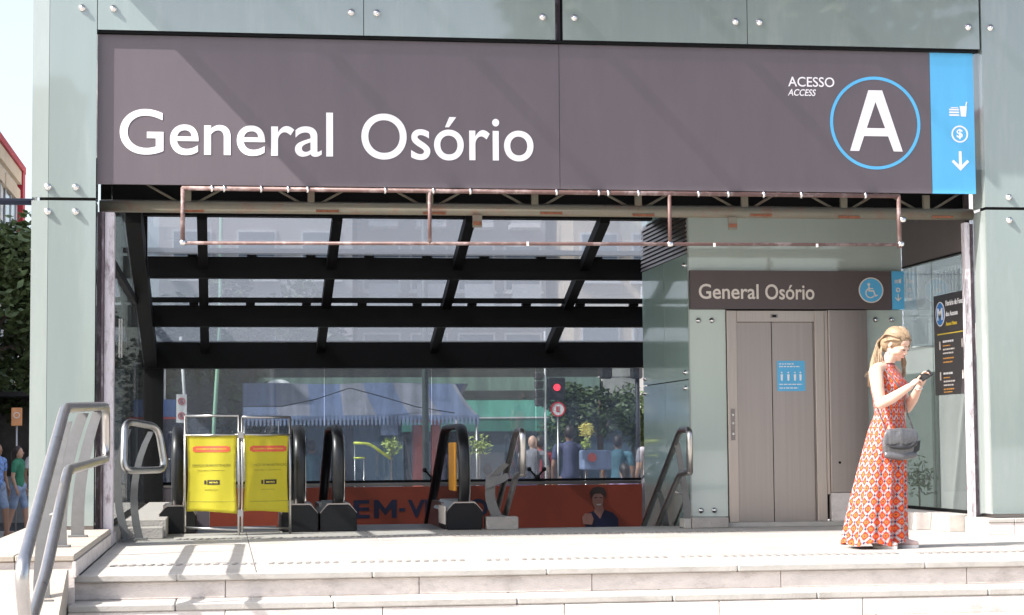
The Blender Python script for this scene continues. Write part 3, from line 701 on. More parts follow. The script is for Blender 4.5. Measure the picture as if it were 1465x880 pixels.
for (fx, fy, fz, ty, tz) in ((-1.06, 14.9, .142, 15.0, 1.09), (-1.07, 13.4, .142, 13.5, 1.055), (-1.05, 11.9, -.10, 12.05, .98)):
    flatpost(fr, (fx, fy, fz), (fx-.02, fy, fz+.45), (XR-.0, ty, tz-.03), .042)
    tb('clip', M['rail'], fr, [(fx+.04, fy, (fz+.50)), (XR, fy, (fz+.53))], .008, 8)
ir = thing('looped_rail', 'short rounded stainless loop rail beside the yellow barrier at the left', 'railing', (-.7, 17.2, 0))
lp = [(-.83, 16.9, .60), (-.83, 17.05, 1.02), (-.56, 17.35, .97), (-.50, 17.35, .60)]
tb('tube', M['rail'], ir, rounded(lp, .10, 6, closed=True), 0.03, 12, closed=True)
flatpost(ir, (-.80, 17.0, .01), (-.97, 17.0, .5), (-.80, 17.05, .95), .03)
flatpost(ir, (-.71, 17.25, .01), (-.84, 17.2, .5), (-.62, 17.3, .93), .03)
def stair_rail(X, label):
    t = thing('stair_rail', label, 'railing', (X, 17.8, 0))
    p = [(X, 17.60, .53), (X, 17.58, .92), (X, 17.95, .92), (X, 19.75, -.10), (X, 21.6, -1.15)]
    tb('upper_tube', M['rail'], t, rounded(p, .09, 6), .03, 12)
    q = [(X, 17.60, .53), (X, 18.0, .51), (X, 19.1, -.07), (X, 20.9, -1.15)]
    tb('lower_tube', M['rail'], t, [(X, 17.60, .56)]+rounded(q, .08, 6)[0:], .028, 12)
    return t
t = stair_rail(4.20, 'dark steel stair handrail beside the lift, loop end towards the street')
flatpost(t, (4.32, 18.2, .0), (4.30, 18.2, .4), (4.21, 18.15, .80), .03)
flatpost(t, (4.30, 19.0, -.3), (4.30, 19.0, .1), (4.21, 18.95, .33), .03)
tb('rod', M['rail'], t, [(4.21, 18.25, .34), (4.33, 18.3, .30), (4.33, 18.9, -.05)], .012, 8)
t = stair_rail(2.66, 'dark steel stair handrail on the stone block right of the escalators')
flatpost(t, (2.55, 18.5, .121), (2.38, 18.5, .42), (2.64, 18.45, .62), .045)
bm = new(); prism(bm, [(2.43, .38), (2.60, .44), (2.66, .48), (2.64, .53), (2.55, .50), (2.44, .50)], 'y', 18.44, 18.455); obj('bracket', bm, M['flatbar'], t)
# stairs going down on the right
sr = thing('lower_stairs', 'dark stairs leading down between the escalators and the lift', 'stairs', (3.4, 19, -.5))
for k in range(16): bx('tread', M['stone_dark'], sr, 2.75, 4.36, 18.72+k*.3, 18.72+(k+1)*.3, -.165*(k+1)-.2, -.165*(k+1), bev=.004)

# ================================================================== ESCALATORS
def escalator(x0, x1, label, tagged=False):
    t = thing('escalator', label, 'escalator', ((x0+x1)/2, 18.8, 0))
    YE = 18.46
    for s, x in ((-1, x0), (1, x1)):
        hp = [(x, 19.1, .16), (x, YE+.16, .14), (x, YE+.02, .42), (x, YE+.05, .80), (x, YE+.25, .97), (x, 20.0, .97), (x, 24.5, -1.63)]
        tb('handrail', M['rubber'], t, rounded(hp, .16, 6), .055, 12, flat=(1.0, .55))
        # chrome guide under the handrail
        tb('handrail_guide', M['chrome'], t, rounded([(x-s*0.0+.052, YE+.10, .20), (x+.052, YE+.055, .42), (x+.052, YE+.09, .78), (x+.052, YE+.28, .92), (x+.052, 19.9, .92)], .14, 5), .012, 6)
        bm = new(); prism(bm, [(YE+.14, .22), (YE+.08, .45), (YE+.11, .78), (YE+.30, .93), (19.98, .93), (24.3, -1.55), (24.3, -2.3), (20.0, .2)], 'x', x-.006, x+.006)
        obj('glass_balustrade', bm, M['glass_balus'], t)
        bm = new(); prism(bm, [(x-.17, 0.0), (x+.17, 0.0), (x+.17, .17), (x+.10, .25), (x-.10, .25), (x-.17, .17)], 'y', YE, YE+.7); bmesh.ops.bevel(bm, geom=bm.edges[:], offset=.012, segments=2, affect='EDGES'); obj('newel_base', bm, M['plastic_black'], t)
        bm = new(); prism(bm, [(x-.172, .175), (x-.10, .262), (x+.10, .262), (x+.172, .175), (x+.16, .172), (x+.095, .25), (x-.095, .25), (x-.16, .172)], 'y', YE+.03, YE+1.2); obj('deck_cover', bm, M['steel'], t)
        bm = new(); prism(bm, [(19.16, .24), (20.0, .24), (24.3, -2.25), (24.3, -2.9), (19.16, -.4)], 'x', x-.15, x+.15); obj('skirt', bm, M['steel_dark'], t)
    bx('landing_plate', M['steel_dark'], t, x0+.18, x1-.18, 18.5, 19.9, -.002, .006)
    for k in range(14): bx('step', M['steel_dark'], t, x0+.18, x1-.18, 19.92+k*.33, 20.25+k*.33, -.19*(k+1)-.15, -.19*(k+1)+.05)
    return t
e1 = escalator(-.42, .70, 'left escalator with black handrails behind the yellow barrier')
bx('brush_plate', M['orange'], e1, -.31, -.285, 18.55, 18.62, .18, .74)
e2 = escalator(1.06, 2.24, 'right escalator with black handrails and an orange plate on its right side')
bx('brush_plate', M['orange'], e2, 2.16, 2.185, 18.62, 19.10, .36, .82, bev=.006)
bx('carton_label', M['cream'], e2, 2.06, 2.068, 18.55, 19.1, .05, .22)

# ================================================================== BARRIER
br = thing('folding_barrier', 'two panel steel barrier with yellow maintenance banners before the left escalator', 'barrier', (.13, 18.05, 0))
def barrier_panel(x0, x1, ya, yb, zt):
    for (x, y) in ((x0, ya), (x1, yb)): tb('upright', M['rail'], br, [(x, y, .03 if x != x1 else .0), (x, y, zt)], .012, 10)
    tb('top_bar', M['rail'], br, [(x0, ya, zt), (x1, yb, zt)], .012, 10); tb('bottom_bar', M['rail'], br, [(x0, ya, .07), (x1, yb, .05)], .011, 10)
    tb('middle_bar', M['rail'], br, [(x0, ya, .90), (x1, yb, .90)], .012, 10)
    # cloth
    bm = new(); nx, nz = 14, 22; g = {}
    for i in range(nx+1):
        for j in range(nz+1):
            u, v = i/nx, j/nz; x = x0+.014+(x1-x0-.028)*u+.012*math.sin(math.pi*v)*(1-2*u); y = ya+(yb-ya)*u
            z = .205+.69*v+.012*math.sin(3.1*u+1)*(1-v)-.008*math.sin(math.pi*u)*(v)
            y += -.022+.014*math.sin(5*u+3*v)*(1-v*.6)+.010*math.sin(9*u-2*v)+0*v
            g[i, j] = bm.verts.new((x, y, z))
    for i in range(nx):
        for j in range(nz): bm.faces.new((g[i, j], g[i+1, j], g[i+1, j+1], g[i, j+1]))
    bmesh.ops.solidify(bm, geom=bm.faces[:], thickness=.002)
    cl = obj('banner', bm, M['yellow'], br, True)
    def pr(name, s, m_, u0, z, w, h, bold=.01):
        bm = text_mesh(s, w, h, bold=bold, depth=.002)
        put(bm, u0, z, cl, name, m_)
    def put(bm, u0, z, cl, name, m_, off=.0):
        for v in bm.verts:
            X = x0+u0+v.co.x; u = (X-x0-.014)/(x1-x0-.028); Z = z+v.co.z; vv = (Z-.205)/.69
            Y = ya+(yb-ya)*u-.022+.014*math.sin(5*u+3*vv)*(1-vv*.6)+.010*math.sin(9*u-2*vv)
            v.co = Vector((X, Y+v.co.y-.0015-off, Z))
        bmesh.ops.recalc_face_normals(bm, faces=bm.faces[:]); return stuff(obj(name, bm, m_, cl))
    b = new(); n = 18
    for k in range(n):
        xa = .33*k/n; h = .027*math.sqrt(max(.05, 1-min(1, max(0, abs((k+.5)/n-.5)*2-.84)/.16)**2)); box(b, xa, xa+.33/n+.0002, -.002, 0, -h, h)
    put(b, .07, .775, cl, 'red_label', M['red_print'])
    b = text_mesh('EQUIPAMENTO EM MANUTENÇÃO', .27, .018, bold=.01, depth=.002); put(b, .10, .766, cl, 'label_text', M['yellow'], .0025)
    pr('main_text', 'SERVIÇO DE MANUTENÇÃO', M['olive_print'], .065, .615, .34, .030)
    pr('small_text', 'desculpe o transtorno', M['olive_print'], .11, .575, .24, .016, .0)
    b = new()
    for k in range(5): box(b, k*.022, k*.022+.0222, -.002, 0, 0, .042)
    put(b, .20, .455, cl, 'logo_plate', M['dark_print'])
    b = new(); box(b, 0, .018, -.002, 0, 0, .036); put(b, .172, .458, cl, 'logo_mark', M['dark_print'])
    pr('small_text', 'METRÔ', M['yellow'], .218, .468, .075, .016, .02); pr('small_text', 'atendimento', M['olive_print'], .175, .405, .12, .010, .0)
    b = new()
    for k in range(16): box(b, k*.026, k*.026+.0262, -.001, 0, 0, .004)
    put(b, .02+.02, .30, cl, 'seam_line', M['olive_print'])
barrier_panel(-.345, .135, 18.14, 17.98, 1.075); barrier_panel(.165, .60, 17.98, 18.16, 1.06)
for z in (.2, .9): bx('hinge', M['rail'], br, .125, .175, 17.955, 18.0, z-.03, z+.03)

# ================================================================== PEOPLE
SK = mat('fair_skin', (0.64, 0.40, 0.30), 0.5, var=0.06, scale=20); SK.node_tree.nodes['Principled BSDF'].inputs['Subsurface Weight'].default_value = 0.0
M['skin'] = SK
M['skin_dark'] = mat('brown_skin', (0.30, 0.16, 0.10), 0.5, var=0.05)
M['skin_mid'] = mat('tan_skin', (0.48, 0.28, 0.19), 0.5, var=0.05)
M['blonde'] = mat('dark_blonde_hair', (0.27, 0.185, 0.11), 0.5, var=0.6, scale=60, stretch=(3, 3, .5))
M['hair_dark'] = mat('dark_hair', (0.03, 0.02, 0.015), 0.5, var=0.3, scale=30)
def remesh_parts(build, name, m_, parent, voxel=.005, smooth_iter=2):
    bm = new(); build(bm); me = mesh_of(bm, name)
    tmp = bpy.data.objects.new('tmp', me); C.objects.link(tmp)
    md = tmp.modifiers.new('r', 'REMESH'); md.mode = 'VOXEL'; md.voxel_size = voxel; md.use_smooth_shade = True
    if smooth_iter: ms = tmp.modifiers.new('s', 'SMOOTH'); ms.iterations = smooth_iter; ms.factor = .5
    dg = bpy.context.evaluated_depsgraph_get(); dg.update(); m2 = bpy.data.meshes.new_from_object(tmp.evaluated_get(dg)); m2.name = name
    bpy.data.objects.remove(tmp); bpy.data.meshes.remove(me)
    m2.materials.clear()
    return link(name, m2, m_, parent, True)
def limb(bm, pts, radii, seg=12, flat=(1, 1), up=Vector((0, 0, 1))):
    """closed tapered chain with rounded ends"""
    pts = [Vector(p) for p in pts]
    P = []; Rr = []
    n = len(pts)
    for i in range(n-1):
        for k in range(5):
            s = k/5; P.append(pts[i].lerp(pts[i+1], s)); Rr.append(radii[i]*(1-s)+radii[i+1]*s)
    P.append(pts[-1]); Rr.append(radii[-1])
    d0 = (P[1]-P[0]).normalized(); d1 = (P[-1]-P[-2]).normalized()
    P = [P[0]-d0*Rr[0]*.9, P[0]-d0*Rr[0]*.6]+P+[P[-1]+d1*Rr[-1]*.6, P[-1]+d1*Rr[-1]*.9]
    Rr = [Rr[0]*.35, Rr[0]*.8]+Rr+[Rr[-1]*.8, Rr[-1]*.35]
    sweep(bm, P, Rr, seg, flat=flat, up=up)
def ellipsoid(bm, c, r, rot=None, seg=18, rings=12): sphere(bm, c, r, seg, rings, rot)
def hand(bm, wrist, dir_, nrm, curl, scale=1.0, thumb_side=1, spread=.0):
    """palm, four unequal bent fingers and a thumb leaving the side of the palm"""
    w = Vector(wrist); d = Vector(dir_).normalized(); n = Vector(nrm).normalized(); s = d.cross(n).normalized()*thumb_side; n = s.cross(d).normalized()*thumb_side
    n = Vector(nrm)-d*Vector(nrm).dot(d); n.normalize(); k = scale
    rot = Matrix((s, d, n)).transposed()
    ellipsoid(bm, w+d*.045*k, (.037*k, .052*k, .015*k), rot); ellipsoid(bm, w+d*.062*k, (.038*k, .034*k, .0135*k), rot)
    for i, (off, L, c) in enumerate(((.028, .070, curl[0]), (.010, .078, curl[1]), (-.009, .073, curl[2]), (-.027, .058, curl[3]))):
        p = w+d*.080*k+s*off*k; pts = [p-d*.02*k, p]; dd = d+s*spread*off*10; dd.normalize(); ang = 0
        for j, f in enumerate((.45, .32, .23)):
            ang += c*(.8 if j == 0 else 1.0)
            q = dd*math.cos(ang)+n*math.sin(ang); p = p+q*L*f*k; pts.append(p)
        limb(bm, pts, [.0088*k, .0085*k, .008*k, .0075*k, .0062*k], 8)
    p = w+d*.022*k+s*.026*k; q = (d*.55+s*.75+n*.35).normalized(); p2 = p+q*.035*k; q2 = (d*.85+s*.25+n*.45).normalized(); p3 = p2+q2*.03*k; p4 = p3+(q2+n*.3).normalized()*.024*k
    limb(bm, [p, p2, p3, p4], [.012*k, .0105*k, .0092*k, .007*k], 8)

WX, WY = 4.88, 14.32
wm = thing('person', 'woman in long orange patterned dress looking at her phone', 'person', (WX, WY, 0))
def w(x, y, z): return Vector((WX+x, WY+y, z))
HEAD = w(.140, -.035, 1.528)
hr = Matrix.Rotation(R(-47), 3, 'Z') @ Matrix.Rotation(R(30), 3, 'Y')     # local +X is where the face looks
def H(x, y, z): return HEAD+hr @ Vector((x, y, z))
def head(bm):
    ellipsoid(bm, H(-.012, 0, .028), (.096, .076, .088), hr); ellipsoid(bm, H(.030, 0, -.020), (.062, .062, .082), hr)
    ellipsoid(bm, H(.045, 0, -.070), (.038, .044, .034), hr); ellipsoid(bm, H(.068, 0, -.092), (.019, .022, .016), hr)
    ellipsoid(bm, H(.050, 0, .036), (.036, .056, .040), hr)
    for s in (-1, 1):
        ellipsoid(bm, H(.052, s*.034, -.034), (.030, .026, .028), hr)
        ellipsoid(bm, H(.078, s*.031, .003), (.014, .017, .011), hr)
        ellipsoid(bm, H(-.008, s*.077, -.010), (.014, .007, .025), hr @ Matrix.Rotation(R(12), 3, 'Y'))
        ellipsoid(bm, H(-.008, s*.076, -.030), (.008, .006, .008), hr)
        ellipsoid(bm, H(.010, s*.045, -.058), (.045, .022, .026), hr)
    limb(bm, [H(.088, 0, .006), H(.096, 0, -.012), H(.102, 0, -.028)], [.0075, .0085, .0095], 10)
    for s in (-1, 1): ellipsoid(bm, H(.099, s*.011, -.034), (.009, .008, .007), hr)
    ellipsoid(bm, H(.091, 0, -.056), (.011, .022, .0055), hr); ellipsoid(bm, H(.088, 0, -.067), (.012, .019, .0065), hr)
FD, SD = Vector((math.cos(R(-45)), math.sin(R(-45)), 0)), Vector((math.sin(R(45)), math.cos(R(45)), 0))   # where she faces, her left
SHn, ELn, WRn = w(-.055, -.115, 1.315), w(-.052, -.205, 1.075), w(.142, -.300, 1.200)
SHf, ELf, WRf = w(.180, .105, 1.305), w(.232, .025, 1.045), w(.262, -.175, 1.205)
PH = w(.280, -.235, 1.278)        # phone centre
def body(bm):
    head(bm)
    limb(bm, [w(.055, 0, 1.33), w(.080, -.015, 1.40), w(.112, -.028, 1.47)], [.058, .049, .048], 14)
    # torso
    limb(bm, [w(.075, 0, 1.00), w(.070, 0, 1.12), w(.065, 0, 1.27)], [.085, .085, .10], 18, flat=(1.0, .80), up=Vector((0, 1, 0)))
    limb(bm, [w(-.040, -.10, 1.335), w(.055, 0, 1.352), w(.155, .09, 1.330)], [.046, .056, .046], 14)
    for s in (-1, 1): ellipsoid(bm, w(.065, 0, 1.215)+FD*.055+SD*s*.060, (.045, .045, .045))
    ellipsoid(bm, w(.06, 0, .90), (.095, .095, .12))
    # arms
    limb(bm, [SHn, w(-.065, -.175, 1.20), ELn], [.055, .049, .040], 14)
    limb(bm, [ELn, w(.02, -.245, 1.115), WRn], [.039, .041, .0255], 14)
    hand(bm, WRn, Vector((.66, .28, .52)), Vector((.55, .25, -.75)), (.35, .62, .75, .85), .95, thumb_side=1)
    limb(bm, [SHf, w(.215, .085, 1.17), ELf], [.050, .044, .037], 14); limb(bm, [ELf, w(.250, -.06, 1.11), WRf], [.037, .037, .024], 14)
    hand(bm, WRf, Vector((.28, -.22, .80)), Vector((.25, -.85, -.2)), (.45, .55, .62, .72), .95, thumb_side=-1)
    # legs and feet
    for (x, y, fx, yaw) in ((.0, -.07, .0, -60), (.10, .06, .12, -40)):
        limb(bm, [w(x+.03, y, .88), w(x+.03, y, .50), w(x+fx*.3, y, .10)], [.085, .058, .036], 12)
remesh_parts(body, 'body', M['skin'], wm, .0048, 2)
# face details
for s in (-1, 1):
    tb('eyelash', M['hair_dark'], wm, [H(.086, s*.044, -.003), H(.0915, s*.034, -.0075), H(.093, s*.024, -.0065), H(.090, s*.017, -.003)], .0032, 6)
    tb('eyebrow', M['blonde'], wm, [H(.080, s*.050, .022), H(.091, s*.037, .028), H(.096, s*.022, .024)], .0036, 6)
M['lip'] = mat('rose_lips', (0.55, 0.19, 0.17), 0.4)
bm = new(); ellipsoid(bm, H(.0945, 0, -.056), (.0085, .0195, .0038), hr); ellipsoid(bm, H(.092, 0, -.0655), (.0085, .016, .0045), hr); obj('lips', bm, M['lip'], wm, True)
# hair: a close cap and locks swept back from a side parting, gathered behind the shoulders
rh = random.Random(11)
def hair_cap(bm):
    ellipsoid(bm, H(-.022, 0, .034), (.103, .087, .095), hr); ellipsoid(bm, H(-.055, 0, -.015), (.070, .078, .085), hr)
remesh_parts(hair_cap, 'hair', M['blonde'], wm, .005, 1)
def lock(bm, p, r=.0045, wob=.004):
    P = [Vector(q)+Vector((rh.uniform(-wob, wob), rh.uniform(-wob, wob), rh.uniform(-wob, wob))) for q in p]
    Q = []
    for i in range(len(P)-1):
        a, b = P[i], P[i+1]; pa = P[max(i-1, 0)]; pb = P[min(i+2, len(P)-1)]
        for k in range(4):
            t_ = k/4; Q.append(0.5*((2*a)+(b-pa)*t_+(2*pa-5*a+4*b-pb)*t_*t_+(3*a-pa-3*b+pb)*t_**3))
    Q.append(P[-1]); n = len(Q); sweep(bm, Q, [r*(.5+.8*math.sin(math.pi*min(1, .15+.85*i/n)))*(1 if i < n-3 else .5) for i in range(n)], 5)
bm = new()
for k in range(240):        # over the crown to the nape
    s = rh.uniform(-1, 1); a = rh.uniform(0, 1)
    f = .07-.05*abs(s)
    p0 = H(f+.008, s*.058, .094-.030*abs(s)); p1 = H(.02-.02*a, s*.084, .132-.070*abs(s)+.004*a); p2 = H(-.065, s*.096, .104-.060*abs(s)+.005*a); p3 = H(-.125+.03*abs(s), s*.070, .00)
    p4 = H(-.128, s*.040, -.07); p5 = w(-.030+rh.uniform(-.03, .04), rh.uniform(-.085, .02), 1.375)
    p6 = w(-.065+rh.uniform(-.03, .03), rh.uniform(-.10, .0), 1.28-rh.uniform(0, .08)); lock(bm, [p0, p1, p2, p3, p4, p5, p6] if rh.random() < .75 else [p0, p1, p2, p3, p4, p5], .0040)
for k in range(26):         # locks falling beside the far cheek
    p0 = H(.06, .045+rh.uniform(0, .02), .07); p1 = H(.055, .082, .02); p2 = H(.045, .085, -.06); p3 = w(.215+rh.uniform(-.015, .02), .03, 1.385); p4 = w(.205+rh.uniform(-.02, .02), .0, 1.29+rh.uniform(-.03, .03)); lock(bm, [p0, p1, p2, p3, p4], .0045)
for k in range(24):         # behind the near ear
    p0 = H(.045, -.060, .055); p1 = H(.0, -.087, .035); p2 = H(-.05, -.083, .0); p3 = H(-.075, -.05, -.06); p4 = w(-.02+rh.uniform(-.02, .03), -.07, 1.38); lock(bm, [p0, p1, p2, p3, p4], .0045)
for k in range(10):
    p0 = w(-.03, -.06, 1.36); p1 = w(-.075, -.09, 1.32); p2 = w(-.12+rh.uniform(-.02, .02), -.10, 1.29+rh.uniform(-.02, .03)); lock(bm, [p0, p1, p2], .0025)
stuff(obj('hair_locks', bm, M['blonde'], wm, True))
bm = new(); sweep(bm, [H(-.008, -.086, -.045), H(-.006, -.088, -.062), H(-.006, -.087, -.078)], [.003, .005, .003], 6); obj('earring', bm, M['steel_dark'], wm)
# dress: lofted rings with hanging folds, printed pattern from its own uv map
def dress_material():
    mt, nt, b = nodes('orange_medallion_print')
    L = nt.links
    def N(t, **k):
        n = nt.nodes.new(t)
        for a, v in k.items(): setattr(n, a, v)
        return n
    def mth(op, a, b_=None, c_=None):
        n = N('ShaderNodeMath', operation=op)
        for i, v in enumerate((a, b_, c_)):
            if v is None: continue
            if isinstance(v, (int, float)): n.inputs[i].default_value = v
            else: L.new(v, n.inputs[i])
        return n.outputs[0]
    uv = N('ShaderNodeUVMap'); sp = N('ShaderNodeSeparateXYZ'); L.new(uv.outputs[0], sp.inputs[0])
    cw, ch = 0.066, 0.100
    U = mth('DIVIDE', sp.outputs[0], cw); V = mth('DIVIDE', sp.outputs[1], ch)
    def lattice(ou, ov):
        a = mth('SUBTRACT', mth('FRACT', mth('ADD', U, ou)), .5); b2 = mth('SUBTRACT', mth('FRACT', mth('ADD', V, ov)), .5)
        a = mth('MULTIPLY', a, cw); b2 = mth('MULTIPLY', b2, ch); return a, b2
    def dist(ab, p=2):
        return mth('SQRT', mth('ADD', mth('MULTIPLY', ab[0], ab[0]), mth('MULTIPLY', ab[1], ab[1])))
    def l1(ab): return mth('ADD', mth('ABSOLUTE', ab[0]), mth('MULTIPLY', mth('ABSOLUTE', ab[1]), .68))
    A = lattice(0, 0); B = lattice(.5, .5)
    dm = mth('MINIMUM', dist(A), dist(B)); dl = mth('MINIMUM', l1(A), l1(B))
    def mix(fac, c1, c2):
        m = N('ShaderNodeMixRGB'); L.new(fac, m.inputs[0])
        for i, c in ((1, c1), (2, c2)):
            if isinstance(c, tuple): m.inputs[i].default_value = c+(1,)
            else: L.new(c, m.inputs[i])
        return m.outputs[0]
    def lt(v, t_): return mth('LESS_THAN', v, t_)
    nz = N('ShaderNodeTexNoise'); nz.inputs['Scale'].default_value = 26; L.new(uv.outputs[0], nz.inputs[0])
    wob = mth('MULTIPLY', mth('SUBTRACT', nz.outputs['Fac'], .5), .022)
    dmw = mth('ADD', dm, wob); dlw = mth('ADD', dl, wob)
    col = (0.62, 0.55, 0.50)
    c = mix(lt(dlw, .0258), (0.54, 0.45, 0.41), (0.46, 0.028, 0.010))
    c = mix(lt(mth('ABSOLUTE', mth('SUBTRACT', dlw, .0298)), .0015), c, (0.06, 0.06, 0.11))
    c = mix(lt(dmw, .0150), c, (0.62, 0.085, 0.012))
    c = mix(lt(dmw, .009), c, (0.72, 0.16, 0.02)); c = mix(lt(dmw, .0045), c, (0.12, 0.03, 0.03))
    # little dark crosses between the medallions
    Dl = lattice(.5, 0); El = lattice(0, .5); dd = mth('MINIMUM', l1(Dl), l1(El)); c = mix(lt(dd, .0085), c, (0.04, 0.035, 0.08))
    # small pink and green accents
    Fl = lattice(.25, .25); Gl = lattice(.75, .25); d3 = mth('MINIMUM', dist(Fl), dist(Gl)); c = mix(lt(d3, .0038), c, (0.55, 0.12, 0.20))
    L.new(c, b.inputs['Base Color']); b.inputs['Roughness'].default_value = 0.85
    return mt
M['dress'] = dress_material()
def dress():
    # z, centre x, centre y, half width along x, half depth along y, fold amount
    prof = [(0.035, -.062, 0, .215, .225, .034), (0.05, -.062, 0, .215, .225, .034), (.2, -.045, 0, .200, .212, .031), (.40, -.018, 0, .180, .198, .025), (.60, .012, 0, .160, .184, .017), (.75, .040, 0, .148, .176, .010),
            (.88, .062, 0, .135, .166, .005), (.98, .078, 0, .110, .142, .001), (1.03, .082, 0, .102, .132, 0), (1.10, .080, 0, .108, .138, 0), (1.18, .082, 0, .128, .150, 0), (1.24, .078, 0, .126, .150, 0), (1.29, .068, 0, .104, .142, 0), (1.325, .058, 0, .085, .118, 0), (1.355, .055, 0, .075, .085, 0), (1.378, .062, 0, .066, .066, 0)]
    nU, nV = 96, 110; zs = [0.035+(1.378-.035)*j/nV for j in range(nV+1)]
    def at(z):
        for a, b in zip(prof[:-1], prof[1:]):
            if a[0] <= z <= b[0]+1e-9:
                t_ = (z-a[0])/(b[0]-a[0]); return [a[i]*(1-t_)+b[i]*t_ for i in range(6)]
        return list(prof[-1])
    bm = new(); uvl = bm.loops.layers.uv.new('UVMap'); rows = []
    for z in zs:
        _, cx, cy, ax_, ay_, fo = at(z); row = []
        for i in range(nU):
            a = 2*math.pi*i/nU; f = fo*(abs(math.sin(4.5*a+1.2+z*.5))*1.3-.6+math.sin(11*a+z*1.8)*.38+math.sin(3*a-.7+z*.4)*.5)
            wr = .004*math.sin(z*38+3*a)*max(0, 1-abs(z-1.03)/.12)
            dz = .0
            if z < .06: dz = .014*math.sin(5*a+.6)
            # armholes: the shoulder line narrows into a halter
            rr = 1+0*a
            for s_ in (-1, 1): rr += .16*math.exp(-((a-s_*.55+math.pi) % (2*math.pi)-math.pi)**2/.10)*math.exp(-((z-1.215)/.045)**2)
            x = cx+math.cos(a)*(ax_+f+wr)*rr; y = cy+math.sin(a)*(ay_+f+wr)*rr
            yaw = R(-45); dx, dy = x-cx, y-cy
            row.append(bm.verts.new(w(cx+dx*math.cos(yaw)-dy*math.sin(yaw), cy+dx*math.sin(yaw)+dy*math.cos(yaw), z+dz)))
        rows.append(row)
    for j in range(nV):
        for i in range(nU):
            f = bm.faces.new((rows[j][i], rows[j][(i+1) % nU], rows[j+1][(i+1) % nU], rows[j+1][i]))
            sc = 1.184*(1 if True else 1)
            for lp, (ii, jj) in zip(f.loops, ((i, j), (i+1, j), (i+1, j+1), (i, j+1))): lp[uvl].uv = (sc*ii/nU, zs[jj])
    o = obj('dress', bm, M['dress'], wm, True); return o
dress()
tb('neck_trim', M['dress'], wm, [w(.062+.063*math.cos(a), .063*math.sin(a), 1.378) for a in [2*math.pi*i/20 for i in range(20)]], .008, 6, closed=True)
M['shoe'] = mat('pale_pink_canvas', (0.62, 0.46, 0.42), 0.7); M['sole'] = mat('white_rubber_sole', (0.75, 0.72, 0.70), 0.6)
for (x, y, yaw) in ((-.03, -.07, -62), (.125, .0, -32)):
    rt = Matrix.Rotation(R(yaw), 3, 'Z')
    def sh(bm): 
        for (a, b, r1, r2, r3) in ((.0, .048, .05, .038, .04), (.06, .038, .065, .041, .032), (.11, .034, .052, .040, .024), (-.045, .045, .045, .034, .036)): ellipsoid(bm, w(x, y, b)+rt @ Vector((a, 0, 0)), (r1, r2, r3), rt)
    remesh_parts(sh, 'shoe', M['shoe'], wm, .006, 2)
    bm = new(); prism(bm, [tuple((w(x, y, 0)+rt @ Vector((.045+.115*math.cos(q), .044*math.sin(q)*(1.0+.12*math.cos(q)), 0))).xy) for q in [2*math.pi*i/20 for i in range(20)]], 'z', 0.001, .022); obj('shoe_sole', bm, M['sole'], wm)
bm = new(); sweep(bm, [WRf+Vector((.028*math.cos(q)-.006, .026*math.sin(q), -.02+.006*math.cos(q))) for q in [2*math.pi*i/16 for i in range(16)]], .004, 6, closed=True); obj('bracelet', bm, M['chrome'], wm, True)

# phone, held
pn = thing('phone', 'dark slim phone held up by the woman in front of her chest', 'phone', tuple(PH))
pr_ = Matrix((Vector((.80, .0, .60)).normalized(), Vector((-.35, -.80, .47)).normalized(), Vector((-.35, .6, .47)).normalized())).transposed()
ex = Vector((.86, .0, .50)).normalized(); ey = Vector((0, 1, 0)).cross(ex); ey = (ey*.75+Vector((0, -.66, 0))).normalized(); ey = (ey-ex*ey.dot(ex)).normalized(); ez = ex.cross(ey)
pr_ = Matrix((ex, ey, ez)).transposed()
def slabm(hx, hy, hz, off, bev):
    bm = new(); box(bm, -hx, hx, -hy, hy, -hz, hz, bev=bev); bmesh.ops.transform(bm, matrix=Matrix.Translation(PH+pr_ @ Vector(off)) @ pr_.to_4x4(), verts=bm.verts); return bm
obj('case', slabm(.062, .031, .0045, (0, 0, 0), .003), M['plastic_black'], pn); obj('screen', slabm(.056, .028, .0004, (0, 0, .005), 0), M['navy_print'], pn)
# shoulder bag
M['bag'] = mat('grey_metallic_leather', (0.12, 0.12, 0.125), 0.33, metal=.3, var=.15, scale=14, bump=.3, bscale=30); M['bag_dark'] = mat('black_bag_lining', (0.02, 0.02, 0.022), 0.5); M['strap'] = mat('brown_grey_strap', (0.12, 0.10, 0.095), 0.5)
bg_ = thing('handbag', 'grey metallic shoulder bag hanging at the woman\'s hip', 'handbag', (WX+.13, WY-.20, .66))
BX0, BY0 = .095, -.205
def bagbody(bm):
    for k in range(9):
        x = BX0-.105+k*.026; e = abs(k-4)/4; ellipsoid(bm, w(x, BY0+.018*e, .765), (.034, .036-.008*e, .088-.010*e**3))
    limb(bm, [w(BX0-.105, BY0+.01, .695), w(BX0, BY0, .685), w(BX0+.105, BY0+.01, .695)], [.026, .032, .026], 12)
remesh_parts(bagbody, 'bag_body', M['bag'], bg_, .005, 3)
def flap(bm):
    for k in range(9):
        x = BX0-.105+k*.026; e = abs(k-4)/4; ellipsoid(bm, w(x, BY0-.028+.016*e, .820+.003*math.sin(k*2.1)), (.032, .016, .056+.006*math.sin(k*1.7)))
    limb(bm, [w(BX0-.10, BY0, .865), w(BX0, BY0-.008, .872), w(BX0+.10, BY0, .865)], [.022, .027, .022], 12)
remesh_parts(flap, 'flap', M['bag'], bg_, .005, 2)
tb('flap_edge', M['bag_dark'], bg_, [w(BX0-.115+.235*k/12, BY0-.040+.018*abs(k-6)/6, .762-.012*math.sin(math.pi*k/12)+.010*(k > 9)*(k-9)) for k in range(13)], [.004, .007, .010, .012, .014, .015, .015, .015, .015, .014, .014, .013, .010], 8)
